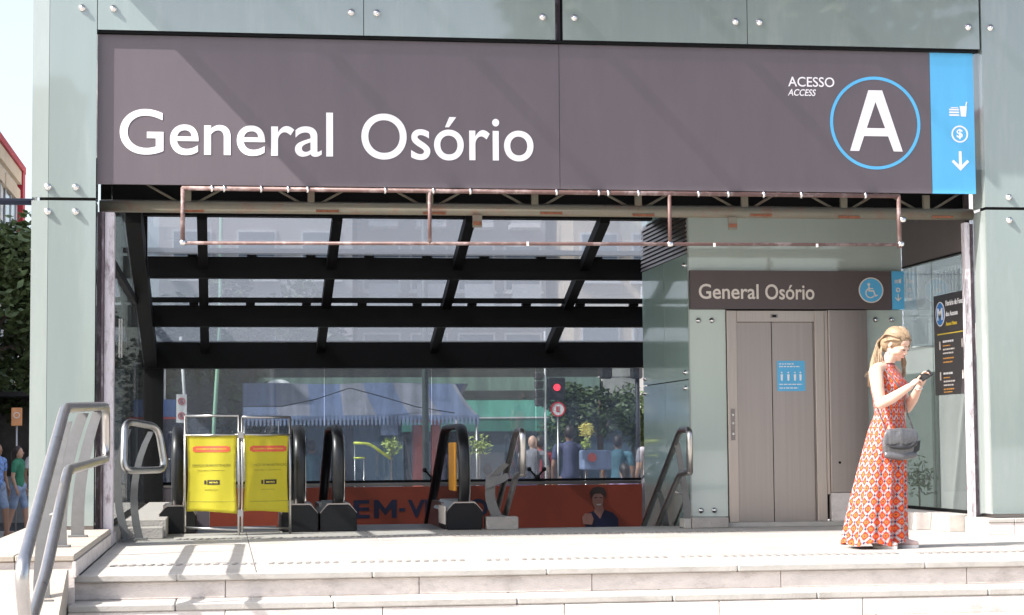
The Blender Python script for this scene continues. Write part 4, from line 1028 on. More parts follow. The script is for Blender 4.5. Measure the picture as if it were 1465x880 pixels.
bm = new(); prism(bm, [(WX+.19, .70), (WX+.235, .73), (WX+.245, .80), (WX+.20, .78)], 'y', WY-.215, WY-.175); obj('side_gusset', bm, M['bag_dark'], bg_)
tb('strap', M['strap'], bg_, [w(.0, -.07, 1.374), w(.02, -.125, 1.325), w(.065, -.176, 1.25), w(.11, -.190, 1.17), w(.155, -.140, 1.10), w(.19, -.10, 1.0), w(.205, -.16, .90), w(.205, -.19, .85)], .0085, 8, flat=(1, .4))
tb('strap', M['strap'], bg_, [w(-.01, -.06, 1.365), w(-.045, -.03, 1.28), w(-.045, -.05, 1.12), w(-.035, -.09, 1.02), w(-.025, -.145, .95), w(-.015, -.180, .89), w(-.012, -.19, .84)], .0085, 8, flat=(1, .4))

# ================================================================== BACKGROUND
M['leaf'] = mat('leaf_green', (0.055, 0.085, 0.028), 0.55, var=0.5, scale=1.5)
M['leaf2'] = mat('olive_leaf', (0.10, 0.13, 0.04), 0.55, var=0.5, scale=1.5)
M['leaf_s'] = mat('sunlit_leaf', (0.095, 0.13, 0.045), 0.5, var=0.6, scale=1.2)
M['bark'] = mat('bark', (0.12, 0.09, 0.07), 0.9, var=0.3, scale=20, bump=.4)
def make_tree(x, y, z0, height, crown_r, crown_z, label, n=5000, leaf=.14, lm='leaf', rx=1.0, seed=1, group=None, trunk_r=.18):
    rn = random.Random(seed); t = thing('tree', label, 'tree', (x, y, z0), group)
    bm = new(); hz = z0+height
    sweep(bm, [(x, y, z0), (x+.05, y, z0+(crown_z-z0)*.5), (x-.03, y, crown_z), (x, y, crown_z+crown_r*.5)], [trunk_r, trunk_r*.8, trunk_r*.65, trunk_r*.3], 10)
    cl = []
    for k in range(26):
        a = rn.uniform(0, 6.283); e = rn.uniform(-.55, 1.2); rr = crown_r*rn.uniform(.45, .92); cz = crown_z
        c = Vector((x+math.cos(a)*math.cos(e)*rr*rx, y+math.sin(a)*math.cos(e)*rr, cz+math.sin(e)*rr*(hz-cz)/crown_r)); cl.append((c, crown_r*rn.uniform(.22, .40)))
        if k < 9: sweep(bm, [(x, y, crown_z-.25*crown_r), tuple(Vector((x, y, crown_z)).lerp(c, .5)+Vector((0, 0, .1))), tuple(c)], [trunk_r*.4, trunk_r*.2, .015], 6)
    obj('trunk', bm, M['bark'], t, True)
    vs = []; fs = []
    for k in range(n):
        c, r = cl[rn.randrange(len(cl))]; d = Vector((rn.gauss(0, 1), rn.gauss(0, 1), rn.gauss(0, 1))).normalized()*r*rn.uniform(.55, 1.05)
        p = c+d; u = Vector((rn.gauss(0, 1), rn.gauss(0, 1), rn.gauss(0, .5))).normalized(); v = u.cross(Vector((rn.gauss(0, 1), rn.gauss(0, 1), rn.gauss(0, 1)))).normalized(); s = leaf*rn.uniform(.6, 1.3); b = len(vs)
        vs += [p-u*s, p+v*s*.45, p+u*s, p-v*s*.45]; fs.append((b, b+1, b+2, b+3))
    me = bpy.data.meshes.new('crown'); me.from_pydata(vs, [], fs); link('crown', me, M[lm], t)
    return t
make_tree(-4.9, 41, GZ, 6.6, 2.0, 3.2, 'leafy dark green street tree at the left edge of the photo', 15000, .12, 'leaf_s', 1.1, 2)
make_tree(-4.2, 46, GZ, 5.4, 1.8, 2.6, 'shorter dark tree behind the street tree at the left edge', 9000, .11, 'leaf', 1.2, 5)
make_tree(6.9, 36, GZ, 2.75, 1.0, 1.15, 'round dark green tree seen through the rear window beside the lift', 9000, .055, 'leaf', 1.25, 8, trunk_r=.08)
make_tree(.2, 52, GZ, 6.5, 2.6, 2.4, 'big dark tree behind the blue market tent', 12000, .13, 'leaf', 1.2, 9)
make_tree(10.8, -11, GZ, 15, 5.0, 8.0, 'tall tree across the street mirrored in the right header panels', 9000, .40, 'leaf2', 1.1, 12, trunk_r=.35)

def wall_mat(n, c, **k): return mat(n, c, .8, var=.06, scale=1.2, dirt=tuple(v*.6 for v in c), dirt_scale=.8, dirt_amt=.3, **k)
M['b_cream'] = wall_mat('cream_render', (0.62, 0.50, 0.36)); M['b_pale'] = wall_mat('pale_render', (0.46, 0.44, 0.41)); M['b_grey'] = wall_mat('grey_render', (0.30, 0.30, 0.30))
M['b_orange'] = wall_mat('salmon_render', (0.55, 0.30, 0.18)); M['b_red'] = wall_mat('crimson_render', (0.45, 0.03, 0.05)); M['b_white'] = wall_mat('white_render', (0.72, 0.71, 0.69)); M['b_glass'] = mat('window_pane_blue', (0.10, 0.14, 0.18), .08)
M['b_green'] = wall_mat('sage_green_fascia', (0.25, 0.33, 0.27)); M['shut'] = mat('blind_slats', (0.45, 0.46, 0.47), .6)
# left apartment block, long side along the street
ab = thing('apartment_building', 'apartment block with crimson edge and white balconies at the left edge', 'building', (-9, 45, GZ))
XB = -6.05
bx('wall', M['b_white'], ab, -16, XB-.02, 30, 59.59, GZ, 8.6); bx('gable_strip', M['b_orange'], ab, XB-.019, XB+.03, 43.0, 45.0, GZ, 8.6); bx('corner_wall', M['b_red'], ab, XB-.02, XB+.14, 59.6, 60.3, GZ, 9.0)
bm = new(); box(bm, -16, XB+.16, 29, 60.3, 9.0, 9.2); obj('roof_slab', bm, M['b_red'], ab); bx('parapet', M['b_cream'], ab, -16, XB+.1, 29, 60, 8.6, 8.99)
bx('roof_room', M['b_grey'], ab, -12, -7.2, 40, 50, 9.2, 11.2)
for fl in range(3):
    z = 6.9-fl*2.75
    for j in range(6):
        y = 35+j*4.1
        bx('balcony_slab', M['b_white'], ab, XB, XB+.25, y, y+3.7, z-1.0, z-.88)
        bx('balcony_front', M['b_white'], ab, XB+.2, XB+.25, y, y+3.7, z-.88, z-.65)
        for k in range(13): bx('baluster', M['b_white'], ab, XB+.2, XB+.24, y+k*.3, y+k*.3+.06, z-.65, z-.2)
        bx('window', M['b_glass'], ab, XB-.02, XB+.02, y+.4, y+3.3, z-.85, z+1.1); 
        for k in range(3): bx('window_frame', M['b_white'], ab, XB+.01, XB+.05, y+.4+k*1.42, y+.48+k*1.42, z-.85, z+1.1)
        bx('lintel', M['b_cream'], ab, XB-.01, XB+.10, y, y+3.8, z+1.12, z+1.5)
cb = tb('overhead_cable', M['navy_print'], None, [(-9, 16.36, 2.83), (-5, 16.38, 2.82), (-1.545, 16.4, 2.80)], .028, 8); tag(cb, 'thick dark cable running left from the left glass column', 'cable')

def block(x0, x1, y0, y1, h, wall, label, floors, cols, win=(1.1, 1.4), z0=3.0, balcony=False, cat='building', ac=False, seed=0):
    rn = random.Random(seed); t = thing('apartment_building', label, cat, ((x0+x1)/2, y0, GZ))
    bx('wall', wall, t, x0, x1, y0, y1, GZ, h); bx('parapet', M['b_pale'], t, x0-.1, x1+.1, y0-.12, y0+.2, h, h+.5)
    st = (x1-x0)/cols
    fm = new(); box(fm, -win[0]/2-.07, win[0]/2+.07, -.05, .0, -.07, win[1]+.07); me_f = mesh_of(fm, 'window'); me_f.materials.append(M['b_white'])
    pm = new(); box(pm, -win[0]/2, win[0]/2, -.07, -.051, 0, win[1]); me_p = mesh_of(pm, 'pane'); me_p.materials.append(M['b_glass'])
    sm = new(); box(sm, -win[0]/2-.12, win[0]/2+.12, -.16, -.0, -.15, -.075); me_s = mesh_of(sm, 'sill'); me_s.materials.append(M['b_white'])
    for i in range(cols):
        for j in range(floors):
            zz = z0+j*2.9
            if zz+win[1] > h: continue
            f = link('window', me_f, None, t); f.location = Vector((x0+st*(i+.5), y0, zz))-Vector(t.location); link('pane', me_p, None, f); link('sill', me_s, None, f)
            if ac and rn.random() < .4: bx('air_conditioner', M['b_white'], t, x0+st*(i+.5)-.35, x0+st*(i+.5)+.35, y0-.45, y0-.02, zz-.75, zz-.25)
            if balcony:
                bx('balcony', M['b_white'], t, x0+st*i+.3, x0+st*(i+1)-.3, y0-.9, y0, zz-.95, zz-.8); bx('balcony_rail', M['shut'], t, x0+st*i+.3, x0+st*(i+1)-.3, y0-.9, y0-.85, zz-.8, zz+.1)
    return t
block(-2.0, 4.0, 62, 74, 17, M['b_pale'], 'pale apartment block seen through the left part of the glass roof', 5, 3, z0=3.2, ac=True, seed=1)
block(4.3, 10.5, 64, 76, 19, M['b_grey'], 'grey apartment block seen through the middle of the glass roof', 6, 4, z0=3.0, balcony=True, seed=2)
block(10.9, 17.5, 61, 73, 16, M['b_cream'], 'cream apartment block behind the lift, seen through the rear window', 5, 4, z0=3.1, ac=True, seed=3)
block(-30, -4.75, -36, -30, 12.4, M['b_pale'], 'long pale block across the street mirrored in the left column', 5, 9, z0=1.0, seed=4)
block(2, 9, -40, -32, 10.5, M['b_grey'], 'low grey block across the street behind the viewer', 4, 3, z0=1.0, seed=5)
# shop front with green fascia and awning behind the market
sh = thing('shop_front', 'shop front with sage fascia and bright green awning behind the market', 'shop', (7, 50, GZ))
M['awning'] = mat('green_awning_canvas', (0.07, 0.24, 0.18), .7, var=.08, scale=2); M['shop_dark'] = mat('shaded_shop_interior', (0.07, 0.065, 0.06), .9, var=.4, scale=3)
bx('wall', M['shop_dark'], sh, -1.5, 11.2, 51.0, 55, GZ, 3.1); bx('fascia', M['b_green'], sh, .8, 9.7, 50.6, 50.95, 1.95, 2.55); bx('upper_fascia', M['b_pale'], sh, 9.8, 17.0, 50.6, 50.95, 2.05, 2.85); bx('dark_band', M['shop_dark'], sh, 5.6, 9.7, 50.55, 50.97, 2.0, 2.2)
bm = new(); prism(bm, [(50.5, 1.95), (49.2, 1.50), (49.2, 1.48), (50.5, 1.90)], 'x', 4.4, 8.6); obj('awning', bm, M['awning'], sh)
bx('awning_valance', M['awning'], sh, 4.4, 8.6, 49.16, 49.2, 1.14, 1.46); bx('awning_edge', M['b_white'], sh, 4.4, 8.6, 49.14, 49.19, 1.462, 1.50)
for k in range(8): bx('shop_window', M['b_glass'], sh, -1.2+k*1.5, .1+k*1.5, 50.96, 50.99, -.6, 1.3)
# striped market tent
tn = thing('market_tent', 'blue and white striped tarpaulin market tent with scalloped edge', 'market tent', (2.1, 31, GZ))
M['tarp_b'] = mat('blue_tarpaulin', (0.21, 0.26, 0.40), .5, var=.12, scale=2.5, bump=.3, bscale=2.5); M['tarp_w'] = mat('faded_white_tarpaulin', (0.34, 0.34, 0.39), .5, var=.1, scale=2.5, bump=.3, bscale=2.5)
x = .30; k = 0
while x < 3.95:
    xe = min(x+.52, 4.0); sx = (x-.3)/3.7; 
    bm = new(); n = 8
    for (ya, za, yb, zb) in ((31.0, 1.27, 32.4, 1.82), (32.4, 1.82, 33.8, 1.27)):
        for i in range(n):
            def P(u, v): 
                X = x+(xe-x)*u; X2 = X if v < .01 else X+(.02 if X < 2 else -.22)*v*((X-.3)/3.7 if X > 2 else 1)
                return (X2, ya+(yb-ya)*v, za+(zb-za)*v-.05*math.sin(math.pi*v)+.012*math.sin(9*X))
            u0 = 0
            a = [bm.verts.new(P(0, i/n)), bm.verts.new(P(1, i/n)), bm.verts.new(P(1, (i+1)/n)), bm.verts.new(P(0, (i+1)/n))]; bm.faces.new(a)
    bmesh.ops.solidify(bm, geom=bm.faces[:], thickness=.006); obj('roof_strip', bm, M['tarp_b'] if k % 2 == 0 else M['tarp_w'], tn); x = xe; k += 1
bm = new(); x = .3
while x < 4.0:
    prism(bm, [(x, 1.26), (x+.036, 1.26), (x+.034, 1.13), (x+.018, 1.11), (x+.002, 1.13)], 'y', 30.98, 30.99); x += .062
stuff(obj('scalloped_fringe', bm, M['tarp_b'], tn)); bx('valance', M['tarp_b'], tn, .3, 4.0, 30.992, 31.0, 1.20, 1.275)
for x in (.32, 3.96):
    for y in (31.02, 33.75): tb('pole', M['rail'], tn, [(x, y, GZ), (x, y, 1.26)], .018, 8)
tb('guy_rope', M['black'], tn, [(.3, 31, 1.42), (.9, 30.9, 1.42), (1.4, 30.9, 1.52), (1.95, 30.9, 1.70), (2.5, 30.9, 1.55), (3.0, 30.9, 1.40), (3.6, 30.9, 1.30)], .008, 6)
M['tt'] = mat('table_cloth_blue', (0.08, 0.16, 0.4), .7); M['goods'] = mat('stall_goods', (0.16, 0.13, 0.16), .8, var=.8, scale=9)
# stalls under the tent
for i, (x0, x1, m_) in enumerate(((.5, 1.5, 'tt'), (1.8, 2.9, 'tt'))):
    q = thing('stall_table', ('blue draped stall table under the left of the market tent', 'blue draped stall table under the right of the market tent')[i], 'table', ((x0+x1)/2, 31.6, GZ))
    bx('top', M['b_white'], q, x0, x1, 31.3, 32.0, .02, .05); bx('cloth', M[m_], q, x0-.01, x1+.01, 31.28, 31.295, -.5, .06)
    for (a, b) in ((x0+.03, 31.33), (x1-.03, 31.33), (x0+.03, 31.97), (x1-.03, 31.97)): tb('leg', M['rail'], q, [(a, b, GZ), (a, b, .02)], .015, 6)
# yellow bent pipe rack
yr = thing('yellow_rack', 'bright yellow bent pipe frame standing under the market tent', 'rack', (2.3, 30.5, GZ))
M['ypipe'] = mat('yellow_green_paint', (0.65, 0.70, 0.06), .4)
tb('pipe', M['ypipe'], yr, rounded([(1.98, 30.5, .84), (2.22, 30.5, .83), (2.58, 30.5, .58)], .08, 4), .022, 8); tb('pipe', M['ypipe'], yr, [(1.98, 30.5, .61), (2.16, 30.5, .61)], .014, 8)
for x, z in ((2.0, .84), (2.57, .58), (2.14, .61)): tb('leg', M['rail'], yr, [(x, 30.5, GZ), (x, 30.5, z)], .008, 6)
pl = thing('red_pillar', 'faded red double gate pillar behind the dark pole at the tent end', 'pillar', (3.2, 31.5, GZ))
M['salmon'] = mat('faded_red_paint', (0.42, 0.13, 0.11), .7, var=.15, scale=5)
bx('post', M['salmon'], pl, 2.98, 3.17, 31.3, 31.5, GZ, 1.12); bx('post', M['salmon'], pl, 3.28, 3.42, 31.3, 31.5, GZ, 1.16); bx('cap', M['salmon'], pl, 2.96, 3.45, 31.28, 31.52, 1.16, 1.21)
bxs = thing('hanging_box', 'blue box hanging under the market tent left of the red pillar', 'box', (2.6, 31.2, .9)); bx('box', M['tarp_b'], bxs, 2.46, 2.72, 31.1, 31.3, .96, 1.19); bx('lid', M['tt'], bxs, 2.45, 2.73, 31.09, 31.31, 1.192, 1.21)
dk = thing('lamp_pole', 'dark grey green pole rising in front of the red pillar', 'pole', (3.0, 29.5, GZ)); tb('shaft', M['b_green'], dk, [(3.0, 29.5, GZ), (2.98, 29.5, 5)], .05, 10); M['dkpole'] = mat('dark_green_pole', (0.045, 0.06, 0.055), .5); dk.children[0].data.materials[0] = M['dkpole']; tb('base_collar', M['dkpole'], dk, [(3.0, 29.5, GZ), (3.0, 29.5, GZ+.4)], .075, 10)
gp = thing('lamp_pole', 'pale green leaning pole behind the folding barrier', 'pole', (-.2, 30, GZ)); M['gpole'] = mat('pale_green_pole', (0.28, 0.48, 0.34), .5)
tb('shaft', M['gpole'], gp, [(-.22, 30, GZ), (-.14, 30, 1.2), (-.06, 30, 2.6), (-.04, 30, 5)], .03, 10); tb('base_collar', M['gpole'], gp, [(-.22, 30, GZ), (-.21, 30, GZ+.3)], .05, 10)
ns = thing('parking_sign', 'white upright plate with two red no parking circles on a pole', 'sign', (-.57, 29, GZ)); M['sred'] = mat('sign_red', (0.55, 0.02, 0.03), .4)
tb('pole', M['b_white'], ns, [(-.50, 29.03, GZ), (-.55, 29.03, 1.3), (-.62, 29.03, 2.4)], .022, 8); bx('plate', M['b_white'], ns, -.68, -.53, 28.99, 29.0, 1.15, 1.56)
for z in (1.46, 1.25):
    bm = new(); disc(bm, -.605, z, 28.984, 28.989, .052, 20, .038); obj('red_ring', bm, M['sred'], ns); text('print_letter', 'E', M['black'], ns, -.622, 28.988, z-.025, w=.034, h=.05, bold=.03)
    bm = new(); prism(bm, [(-.64, z+.03), (-.632, z+.038), (-.57, z-.03), (-.578, z-.038)], 'y', 28.980, 28.983); obj('slash', bm, M['sred'], ns)
ks = thing('blue_kiosk', 'dark blue market cart with red trim beside the no parking sign', 'kiosk', (-1.3, 34, GZ))
bx('body', M['navy_print'], ks, -1.6, -.75, 33.8, 34.6, GZ+.1, 1.3); bx('panel', M['tt'], ks, -1.5, -.8, 33.78, 33.795, 1.31, 1.6); bx('trim', M['sred'], ks, -1.6, -.75, 33.77, 33.79, 1.27, 1.305); bx('frame_post', M['b_white'], ks, -1.0, -.97, 33.8, 33.83, 1.6, 2.2); bx('frame_post', M['b_white'], ks, -1.5, -1.47, 33.8, 33.83, 1.6, 2.2); bx('frame_bar', M['b_white'], ks, -1.5, -.97, 33.8, 33.83, 2.2, 2.23)
um = thing('sun_umbrella', 'white sunshade dome poking up behind the blue market tent', 'umbrella', (.95, 36, GZ)); bm = new(); sphere(bm, (.98, 36, 1.88), (.24, .24, .13), 16, 8); obj('canopy', bm, M['b_white'], um, True); tb('pole', M['rail'], um, [(.98, 36, GZ), (.98, 36, 1.86)], .015, 6)
# traffic lights
M['lamp_red'] = mat('red_lamp', (0.6, 0.02, 0.04), .3, emit=((1.0, 0.05, 0.08), 2.0)); M['tl'] = mat('signal_housing', (0.03, 0.03, 0.035), .5)
tl = thing('traffic_light', 'black traffic light with lit red lamp seen through the rear window', 'traffic light', (5.1, 31, GZ))
tb('pole', M['b_white'], tl, [(5.06, 31, GZ), (5.06, 31, 2.6)], .016, 8)
for k in range(4): bx('signal_box', M['tl'], tl, 4.90, 5.03, 30.95, 31.1, 1.40+k*.14, 1.53+k*.14, bev=.02)
bx('signal_box', M['tl'], tl, 5.10, 5.38, 30.95, 31.1, 1.50, 1.86, bev=.02); bm = new(); disc(bm, 5.24, 1.70, 30.93, 30.948, .055, 20); obj('red_lamp', bm, M['lamp_red'], tl)
for k in range(3): bx('visor', M['tl'], tl, 4.91, 5.02, 30.86, 30.948, 1.49+k*.14, 1.51+k*.14)
r2 = thing('round_sign', 'white round sign with red ring below the traffic light', 'sign', (5.26, 30.9, 1.4)); 
bm = new(); disc(bm, 5.23, 1.35, 30.80, 30.81, .115, 24); obj('plate', bm, M['b_white'], r2); bm = new(); disc(bm, 5.23, 1.35, 30.792, 30.799, .118, 24, .095); obj('red_ring', bm, M['sred'], r2); text('print_letter', 'E', M['sred'], r2, 5.20, 30.798, 1.31, w=.06, h=.085, bold=.03)
tb('pole', M['rail'], r2, [(5.23, 30.83, GZ), (5.23, 30.83, 1.25)], .014, 8)
t2 = thing('traffic_light', 'pair of black signal heads hanging before the pale fascia near the lift', 'traffic light', (6.6, 33, GZ))
tb('pole', M['tl'], t2, [(6.98, 33, GZ), (6.98, 33, 2.8)], .04, 8); tb('arm', M['rail'], t2, [(6.3, 33, 1.93), (7.0, 33, 1.93)], .015, 6)
for x in (6.42, 6.95): bx('signal_box', M['tl'], t2, x-.10, x+.10, 32.85, 33.0, 1.90, 2.2, bev=.03)
# flower pots / plants of the market
def plant(x, y, z, r, col, label, n=160, seed=1):
    rn = random.Random(seed); t = thing('market_plant', label, 'plant', (x, y, GZ)); vs = []; fs = []
    for k in range(n):
        d = Vector((rn.gauss(0, 1), rn.gauss(0, 1), rn.gauss(0, 1))).normalized()*r*rn.uniform(.2, 1); p = Vector((x, y, z))+d; u = Vector((rn.gauss(0, 1), rn.gauss(0, .4), rn.gauss(0, 1))).normalized(); v = u.orthogonal().normalized(); s = .035; b = len(vs)
        vs += [p-u*s, p+v*s*.4, p+u*s, p-v*s*.4]; fs.append((b, b+1, b+2, b+3))
    me = bpy.data.meshes.new('foliage'); me.from_pydata(vs, [], fs); stuff(link('foliage', me, M[col], t)); bm = new(); sweep(bm, [(x, y, GZ), (x, y, GZ+.25)], [.12, .16], 10); obj('pot', bm, M['salmon'], t); tb('stem', M['bark'], t, [(x, y, GZ+.2), (x, y, z)], .012, 6)
M['leaf_y'] = mat('yellow_green_leaf', (0.35, 0.42, 0.10), .6, var=.4, scale=20); M['leaf_t'] = mat('yellow_flower', (0.70, 0.60, 0.16), .6, var=.3, scale=20)
plant(2.55, 30.3, .80, .16, 'leaf_y', 'leafy plant above the yellow bent pipe frame', seed=2); plant(3.95, 30.6, .78, .20, 'leaf_y', 'pale leafy plant right of the red pillar', seed=3)
plant(5.82, 31.6, 1.02, .14, 'leaf_t', 'yellow flowering plant in front of the round dark tree', seed=4); plant(5.8, 31.5, .80, .10, 'leaf_y', 'small green plant under the yellow flowers', 90, 5)
crt = thing('market_cart', 'blue cart with red disc beside the seated customers', 'cart', (6.1, 31.5, GZ)); bx('box', M['tarp_b'], crt, 5.72, 6.18, 31.3, 31.7, .38, .70, bev=.02)
bm = new(); disc(bm, 5.86, .58, 31.28, 31.298, .07, 20); obj('red_disc', bm, M['lamp_red'] if False else M['red_print'], crt)
for x in (5.78, 6.1):
    bm = new(); disc(bm, x, GZ+.13, 31.4, 31.44, .13, 20); obj('wheel', bm, M['rubber'], crt)
    tb('leg', M['rail'], crt, [(x, 31.42, GZ+.1), (x, 31.42, .38)], .014, 6)
# people
def person(x, y, h, label, top, bottom, skin, hair, pose='stand', group=None, bald=False, face=0, armdeg=0, z0=GZ, long_hair=False, dress_=False, back_bag=None):
    """height h metres; built as one smooth body with clothing and hair"""
    t = thing('person', label, 'person', (x, y, z0), group); k = h/1.7; fr_ = Matrix.Rotation(R(face), 3, 'Z')
    def q(a, b, c): return Vector((x, y, z0))+fr_ @ (Vector((a, b, c))*k)
    sit = pose == 'sit'; dz = -.42 if sit else 0; walk = .16 if pose == 'walk' else .03
    def legs(bm, e=0, cut=0.0):
        for s in (-1, 1):
            f = s*walk
            if sit: pts = [q(s*.09, 0, .92+dz), q(s*.12, -.40, .50), q(s*.12, -.42, .08)]
            else: pts = [q(s*.09, 0, .90), q(s*.10, -f*.6-.02, .50), q(s*.10, -f+.02, .09)]
            if cut: pts = [pts[0], pts[0].lerp(pts[1], .6), pts[0].lerp(pts[1], cut)]
            limb(bm, pts, [(.095+e)*k, (.065+e)*k, ((.040 if not cut else .070)+e)*k], 10)
            if not cut: limb(bm, [q(s*.12, -.42, .04), q(s*.12, -.58, .03)] if sit else [q(s*.10, -f+.04, .045), q(s*.10, -f-.13, .03)], [.042*k, .035*k], 10)
    def bd(bm):
        legs(bm)
        limb(bm, [q(0, 0, .95+dz), q(0, 0, 1.15+dz), q(0, .0, 1.36+dz)], [.135*k, .115*k, .125*k], 14, flat=(1.15, .8), up=Vector((0, 1, 0)) if False else Vector((0, 0, 1)))
        limb(bm, [q(-.17, 0, 1.40+dz), q(.17, 0, 1.40+dz)], [.055*k, .055*k], 10); limb(bm, [q(0, 0, 1.38+dz), q(0, -.01, 1.52+dz)], [.055*k, .05*k], 10)
        ellipsoid(bm, q(0, -.01, 1.60+dz), (.075*k, .090*k, .108*k)); ellipsoid(bm, q(0, -.035, 1.54+dz), (.055*k, .06*k, .055*k)); ellipsoid(bm, q(0, -.105, 1.585+dz), (.013*k, .018*k, .02*k))
        for s in (-1, 1):
            el = q(s*.25, .02, 1.12+dz); hd = q(s*.22, -.22, 1.06+dz) if (armdeg or sit) else q(s*.25, -.06, .88+dz)
            limb(bm, [q(s*.19, 0, 1.39+dz), el], [.052*k, .040*k], 10); limb(bm, [el, hd], [.040*k, .027*k], 10); d = (hd-el).normalized()
            hand(bm, hd, d, fr_ @ Vector((-s, 0, 0)), (.2, .25, .3, .35), k, thumb_side=-s)
    remesh_parts(bd, 'body', M[skin], t, .015, 1)
    def st(bm):
        limb(bm, [q(0, 0, .97+dz), q(0, 0, 1.15+dz), q(0, .0, 1.37+dz)], [.150*k, .132*k, .140*k], 14, flat=(1.15, .85)); limb(bm, [q(-.17, 0, 1.395+dz), q(.17, 0, 1.395+dz)], [.068*k, .068*k], 10)
        for s in (-1, 1): limb(bm, [q(s*.19, 0, 1.385+dz), q(s*.225, .01, 1.24+dz)], [.066*k, .058*k], 10)
    remesh_parts(st, 'shirt', M[top], t, .017, 2)
    if dress_:
        def sk_(bm): limb(bm, [q(0, 0, .98+dz), q(0, 0, .80+dz), q(0, 0, .50+dz)], [.15*k, .18*k, .20*k], 14)
        remesh_parts(sk_, 'skirt', M[bottom], t, .017, 1)
    else: remesh_parts(lambda bm: (legs(bm, .016, .85 if bottom.endswith('short') else 0), ellipsoid(bm, q(0, 0, .94+dz), (.165*k, .12*k, .12*k))), 'trousers', M[bottom], t, .017, 1)
    if not bald:
        def ha(bm):
            ellipsoid(bm, q(0, .018, 1.625+dz), (.086*k, .098*k, .105*k))
            if long_hair: limb(bm, [q(0, .07, 1.62+dz), q(0, .10, 1.40+dz)], [.075*k, .05*k], 10)
        remesh_parts(ha, 'hair', M[hair], t, .014, 1)
    return t
for n_, c_ in (('shirt_blue', (0.08, 0.12, 0.28)), ('shirt_green', (0.04, 0.20, 0.11)), ('shirt_grey', (0.22, 0.21, 0.23)), ('shirt_navy', (0.06, 0.065, 0.13)), ('shirt_teal', (0.07, 0.17, 0.22)), ('shirt_white', (0.6, 0.58, 0.6)), ('shirt_purple', (0.20, 0.16, 0.32)), ('jeans', (0.08, 0.11, 0.2)), ('denim_short', (0.25, 0.32, 0.45)), ('dark_trousers', (0.04, 0.04, 0.05)), ('shirt_red', (0.4, 0.05, 0.06))):
    M[n_] = mat(n_, c_, .8, var=.25, scale=9)
M['print_blue'] = mat('blue_white_print', (0.16, 0.26, 0.55), .8, var=.9, scale=16)
person(-4.02, 36.5, 1.66, 'woman in blue printed top and denim shorts walking at the left edge', 'print_blue', 'denim_short', 'skin_dark', 'hair_dark', 'walk', face=60, long_hair=True)
person(-3.72, 37.2, 1.60, 'woman in green top and denim shorts walking beside the left column', 'shirt_green', 'denim_short', 'skin_mid', 'hair_dark', 'walk', face=75, long_hair=True)
person(-3.72, 41, 1.66, 'person in white top standing behind the two walking women', 'shirt_white', 'jeans', 'skin_dark', 'hair_dark', face=20)
person(5.10, 32.6, 1.72, 'bald man in grey shirt seen through the rear window', 'shirt_grey', 'dark_trousers', 'skin', 'hair_dark', bald=True, face=175)
person(5.62, 32.0, 1.86, 'tall person in dark navy clothes seen from behind by the traffic light', 'shirt_navy', 'shirt_navy', 'skin_dark', 'hair_dark', face=180, dress_=True)
person(6.55, 32.6, 1.70, 'person in teal top beside the cart in front of the dark tree', 'shirt_teal', 'dark_trousers', 'skin_dark', 'hair_dark', face=160)
person(6.98, 32.0, 1.78, 'person in dark clothes nearest the lift in the rear window', 'shirt_grey', 'dark_trousers', 'skin_mid', 'hair_dark', face=200, long_hair=True)
person(4.30, 32.2, 1.66, 'person in grey sitting near the right stair rail in the market', 'shirt_purple', 'jeans', 'skin_mid', 'hair_dark', 'sit', face=150)
person(4.75, 31.6, 1.66, 'person in blue sitting in front of the bald man', 'shirt_blue', 'jeans', 'skin_mid', 'hair_dark', 'sit', face=180)
person(6.32, 31.0, 1.66, 'person in pink grey sitting below the teal topped customer', 'shirt_purple', 'dark_trousers', 'skin_mid', 'hair_dark', 'sit', face=190, long_hair=True)
person(5.32, 33.2, 1.70, 'person in red top between the bald man and the navy figure', 'shirt_red', 'dark_trousers', 'skin_dark', 'hair_dark', face=180)
person(1.45, 33.0, 1.66, 'person in blue standing under the market tent', 'shirt_teal', 'jeans', 'skin_dark', 'hair_dark', face=170)
person(.80, 34.0, 1.66, 'person in dark purple standing behind the yellow barrier in the market', 'shirt_purple', 'jeans', 'skin_dark', 'hair_dark', face=190)
person(3.75, 33.5, 1.66, 'person in white standing right of the red pillar', 'shirt_white', 'jeans', 'skin_mid', 'hair_dark', face=170)
for i, (x, y, l) in enumerate(((4.30, 32.25, 'white plastic stool under the person near the stair rail'), (4.75, 31.65, 'white plastic stool under the person in blue'), (6.32, 31.05, 'white plastic stool under the person in pink grey'))):
    s = thing('stool', l, 'stool', (x, y, GZ)); bx('seat', M['b_white'], s, x-.16, x+.16, y-.14, y+.16, GZ+.40, GZ+.44)
    for a in (-.13, .13):
        for b in (-.11, .13): tb('leg', M['b_white'], s, [(x+a, y+b, GZ), (x+a*.9, y+b*.9, GZ+.40)], .015, 6)
os_ = thing('orange_sign', 'small orange notice board on a post among the people at the left edge', 'sign', (-3.85, 38, GZ)); M['osg'] = mat('orange_notice', (0.7, 0.3, 0.12), .5); bx('plate', M['osg'], os_, -3.94, -3.74, 37.98, 38.0, 1.22, 1.56, bev=.01)
bm = new(); disc(bm, -3.84, 1.42, 37.968, 37.979, .06, 16, .045); obj('ring', bm, M['b_white'], os_); tb('post', M['rail'], os_, [(-3.84, 38.02, GZ), (-3.84, 38.02, 1.25)], .02, 6)
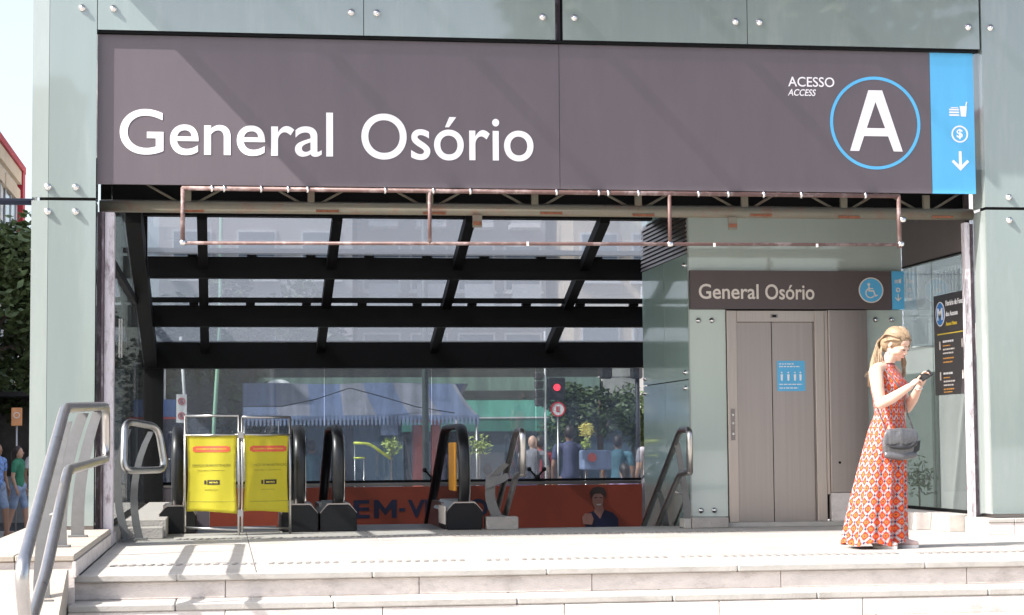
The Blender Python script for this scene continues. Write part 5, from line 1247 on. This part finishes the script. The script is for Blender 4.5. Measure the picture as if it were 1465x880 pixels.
# dark market backdrop at the left: stalls and shade behind the people
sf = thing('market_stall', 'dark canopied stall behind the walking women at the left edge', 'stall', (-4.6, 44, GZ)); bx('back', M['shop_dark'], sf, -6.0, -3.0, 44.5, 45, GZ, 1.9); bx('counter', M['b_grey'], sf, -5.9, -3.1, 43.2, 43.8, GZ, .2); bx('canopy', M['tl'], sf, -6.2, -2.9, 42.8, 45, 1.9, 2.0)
for x in (-5.9, -3.1): tb('pole', M['rail'], sf, [(x, 43, GZ), (x, 43, 1.9)], .03, 8)
M['dark_green'] = mat('dark_grey_green_cladding', (0.10, 0.12, 0.115), .5, var=.1)
# building to the right, seen through the right glass wall
rb = thing('side_building', 'grey building with grilled window and air conditioner behind the right glass wall', 'building', (9.6, 24, GZ))
bx('wall', M['b_grey'], rb, 9.2, 14, 20.5, 40, GZ, 9.0); bx('lower_wall', M['dark_green'], rb, 9.1, 9.19, 24.6, 27.0, GZ, 1.70)
for (y, z, wd, hh) in ((25.6, 2.75, 1.0, .5), (24.0, 2.45, .9, .5), (25.4, 3.6, 1.1, .8)):
    wf = bx('window', M['b_white'], rb, 9.12, 9.2, y-wd/2-.06, y+wd/2+.06, z-.06, z+hh+.06); bx('pane', M['b_glass'], wf, 9.10, 9.119, y-wd/2, y+wd/2, z, z+hh)
    for k in range(9): bx('grille_bar', M['b_white'], wf, 9.06, 9.08, y-wd/2+k*wd/8-.012, y-wd/2+k*wd/8+.012, z-.03, z+hh+.03)
for k in range(16):      # lattice screen below the window
    y = 24.9+k*.085
    for s in (-1, 1): tb('lattice_bar', M['b_white'], rb, [(9.08, y-.16*s, 2.15), (9.08, y+.16*s, 2.55)], .010, 4)
bx('air_conditioner', M['b_white'], rb, 8.75, 9.19, 23.6, 24.3, 2.0, 2.4); bx('air_conditioner_grille', M['b_grey'], rb, 8.73, 8.749, 23.7, 24.2, 2.05, 2.35)
plant(8.4, 23.2, .35, .28, 'leaf', 'dark leafy plant outside the foot of the right glass wall', 220, 7)

# ------------------------------------------------------------------ groups of look-alikes
GR = {'escalator': 'escalators going down side by side', 'glass_column': 'glass clad columns at both ends of the facade', 'steel_post': 'peeling steel posts at the sides of the entrance',
      'stair_rail': 'handrails of the stairs beside the escalators', 'ground_block': 'stone blocks at the back of the platform', 'side_window': 'glass side walls of the entrance',
      'tree': 'trees around the station', 'apartment_building': 'apartment blocks around the station', 'stall_table': 'stall tables under the market tent', 'lamp_pole': 'poles behind the rear window',
      'traffic_light': 'traffic lights seen through the rear window', 'market_plant': 'potted plants of the street market', 'stool': 'plastic stools of the street market', 'side_kerb': 'kerbs under the side walls'}
for o in bpy.data.objects:
    if o.parent is None and o.get('category'):
        b_ = o.name.split('.')[0]
        if b_ in GR: o['group'] = GR[b_]
        elif b_ == 'person' and o is not wm: o['group'] = 'passers-by at the street market' if o.location.x > -2 else 'pedestrians at the left edge'
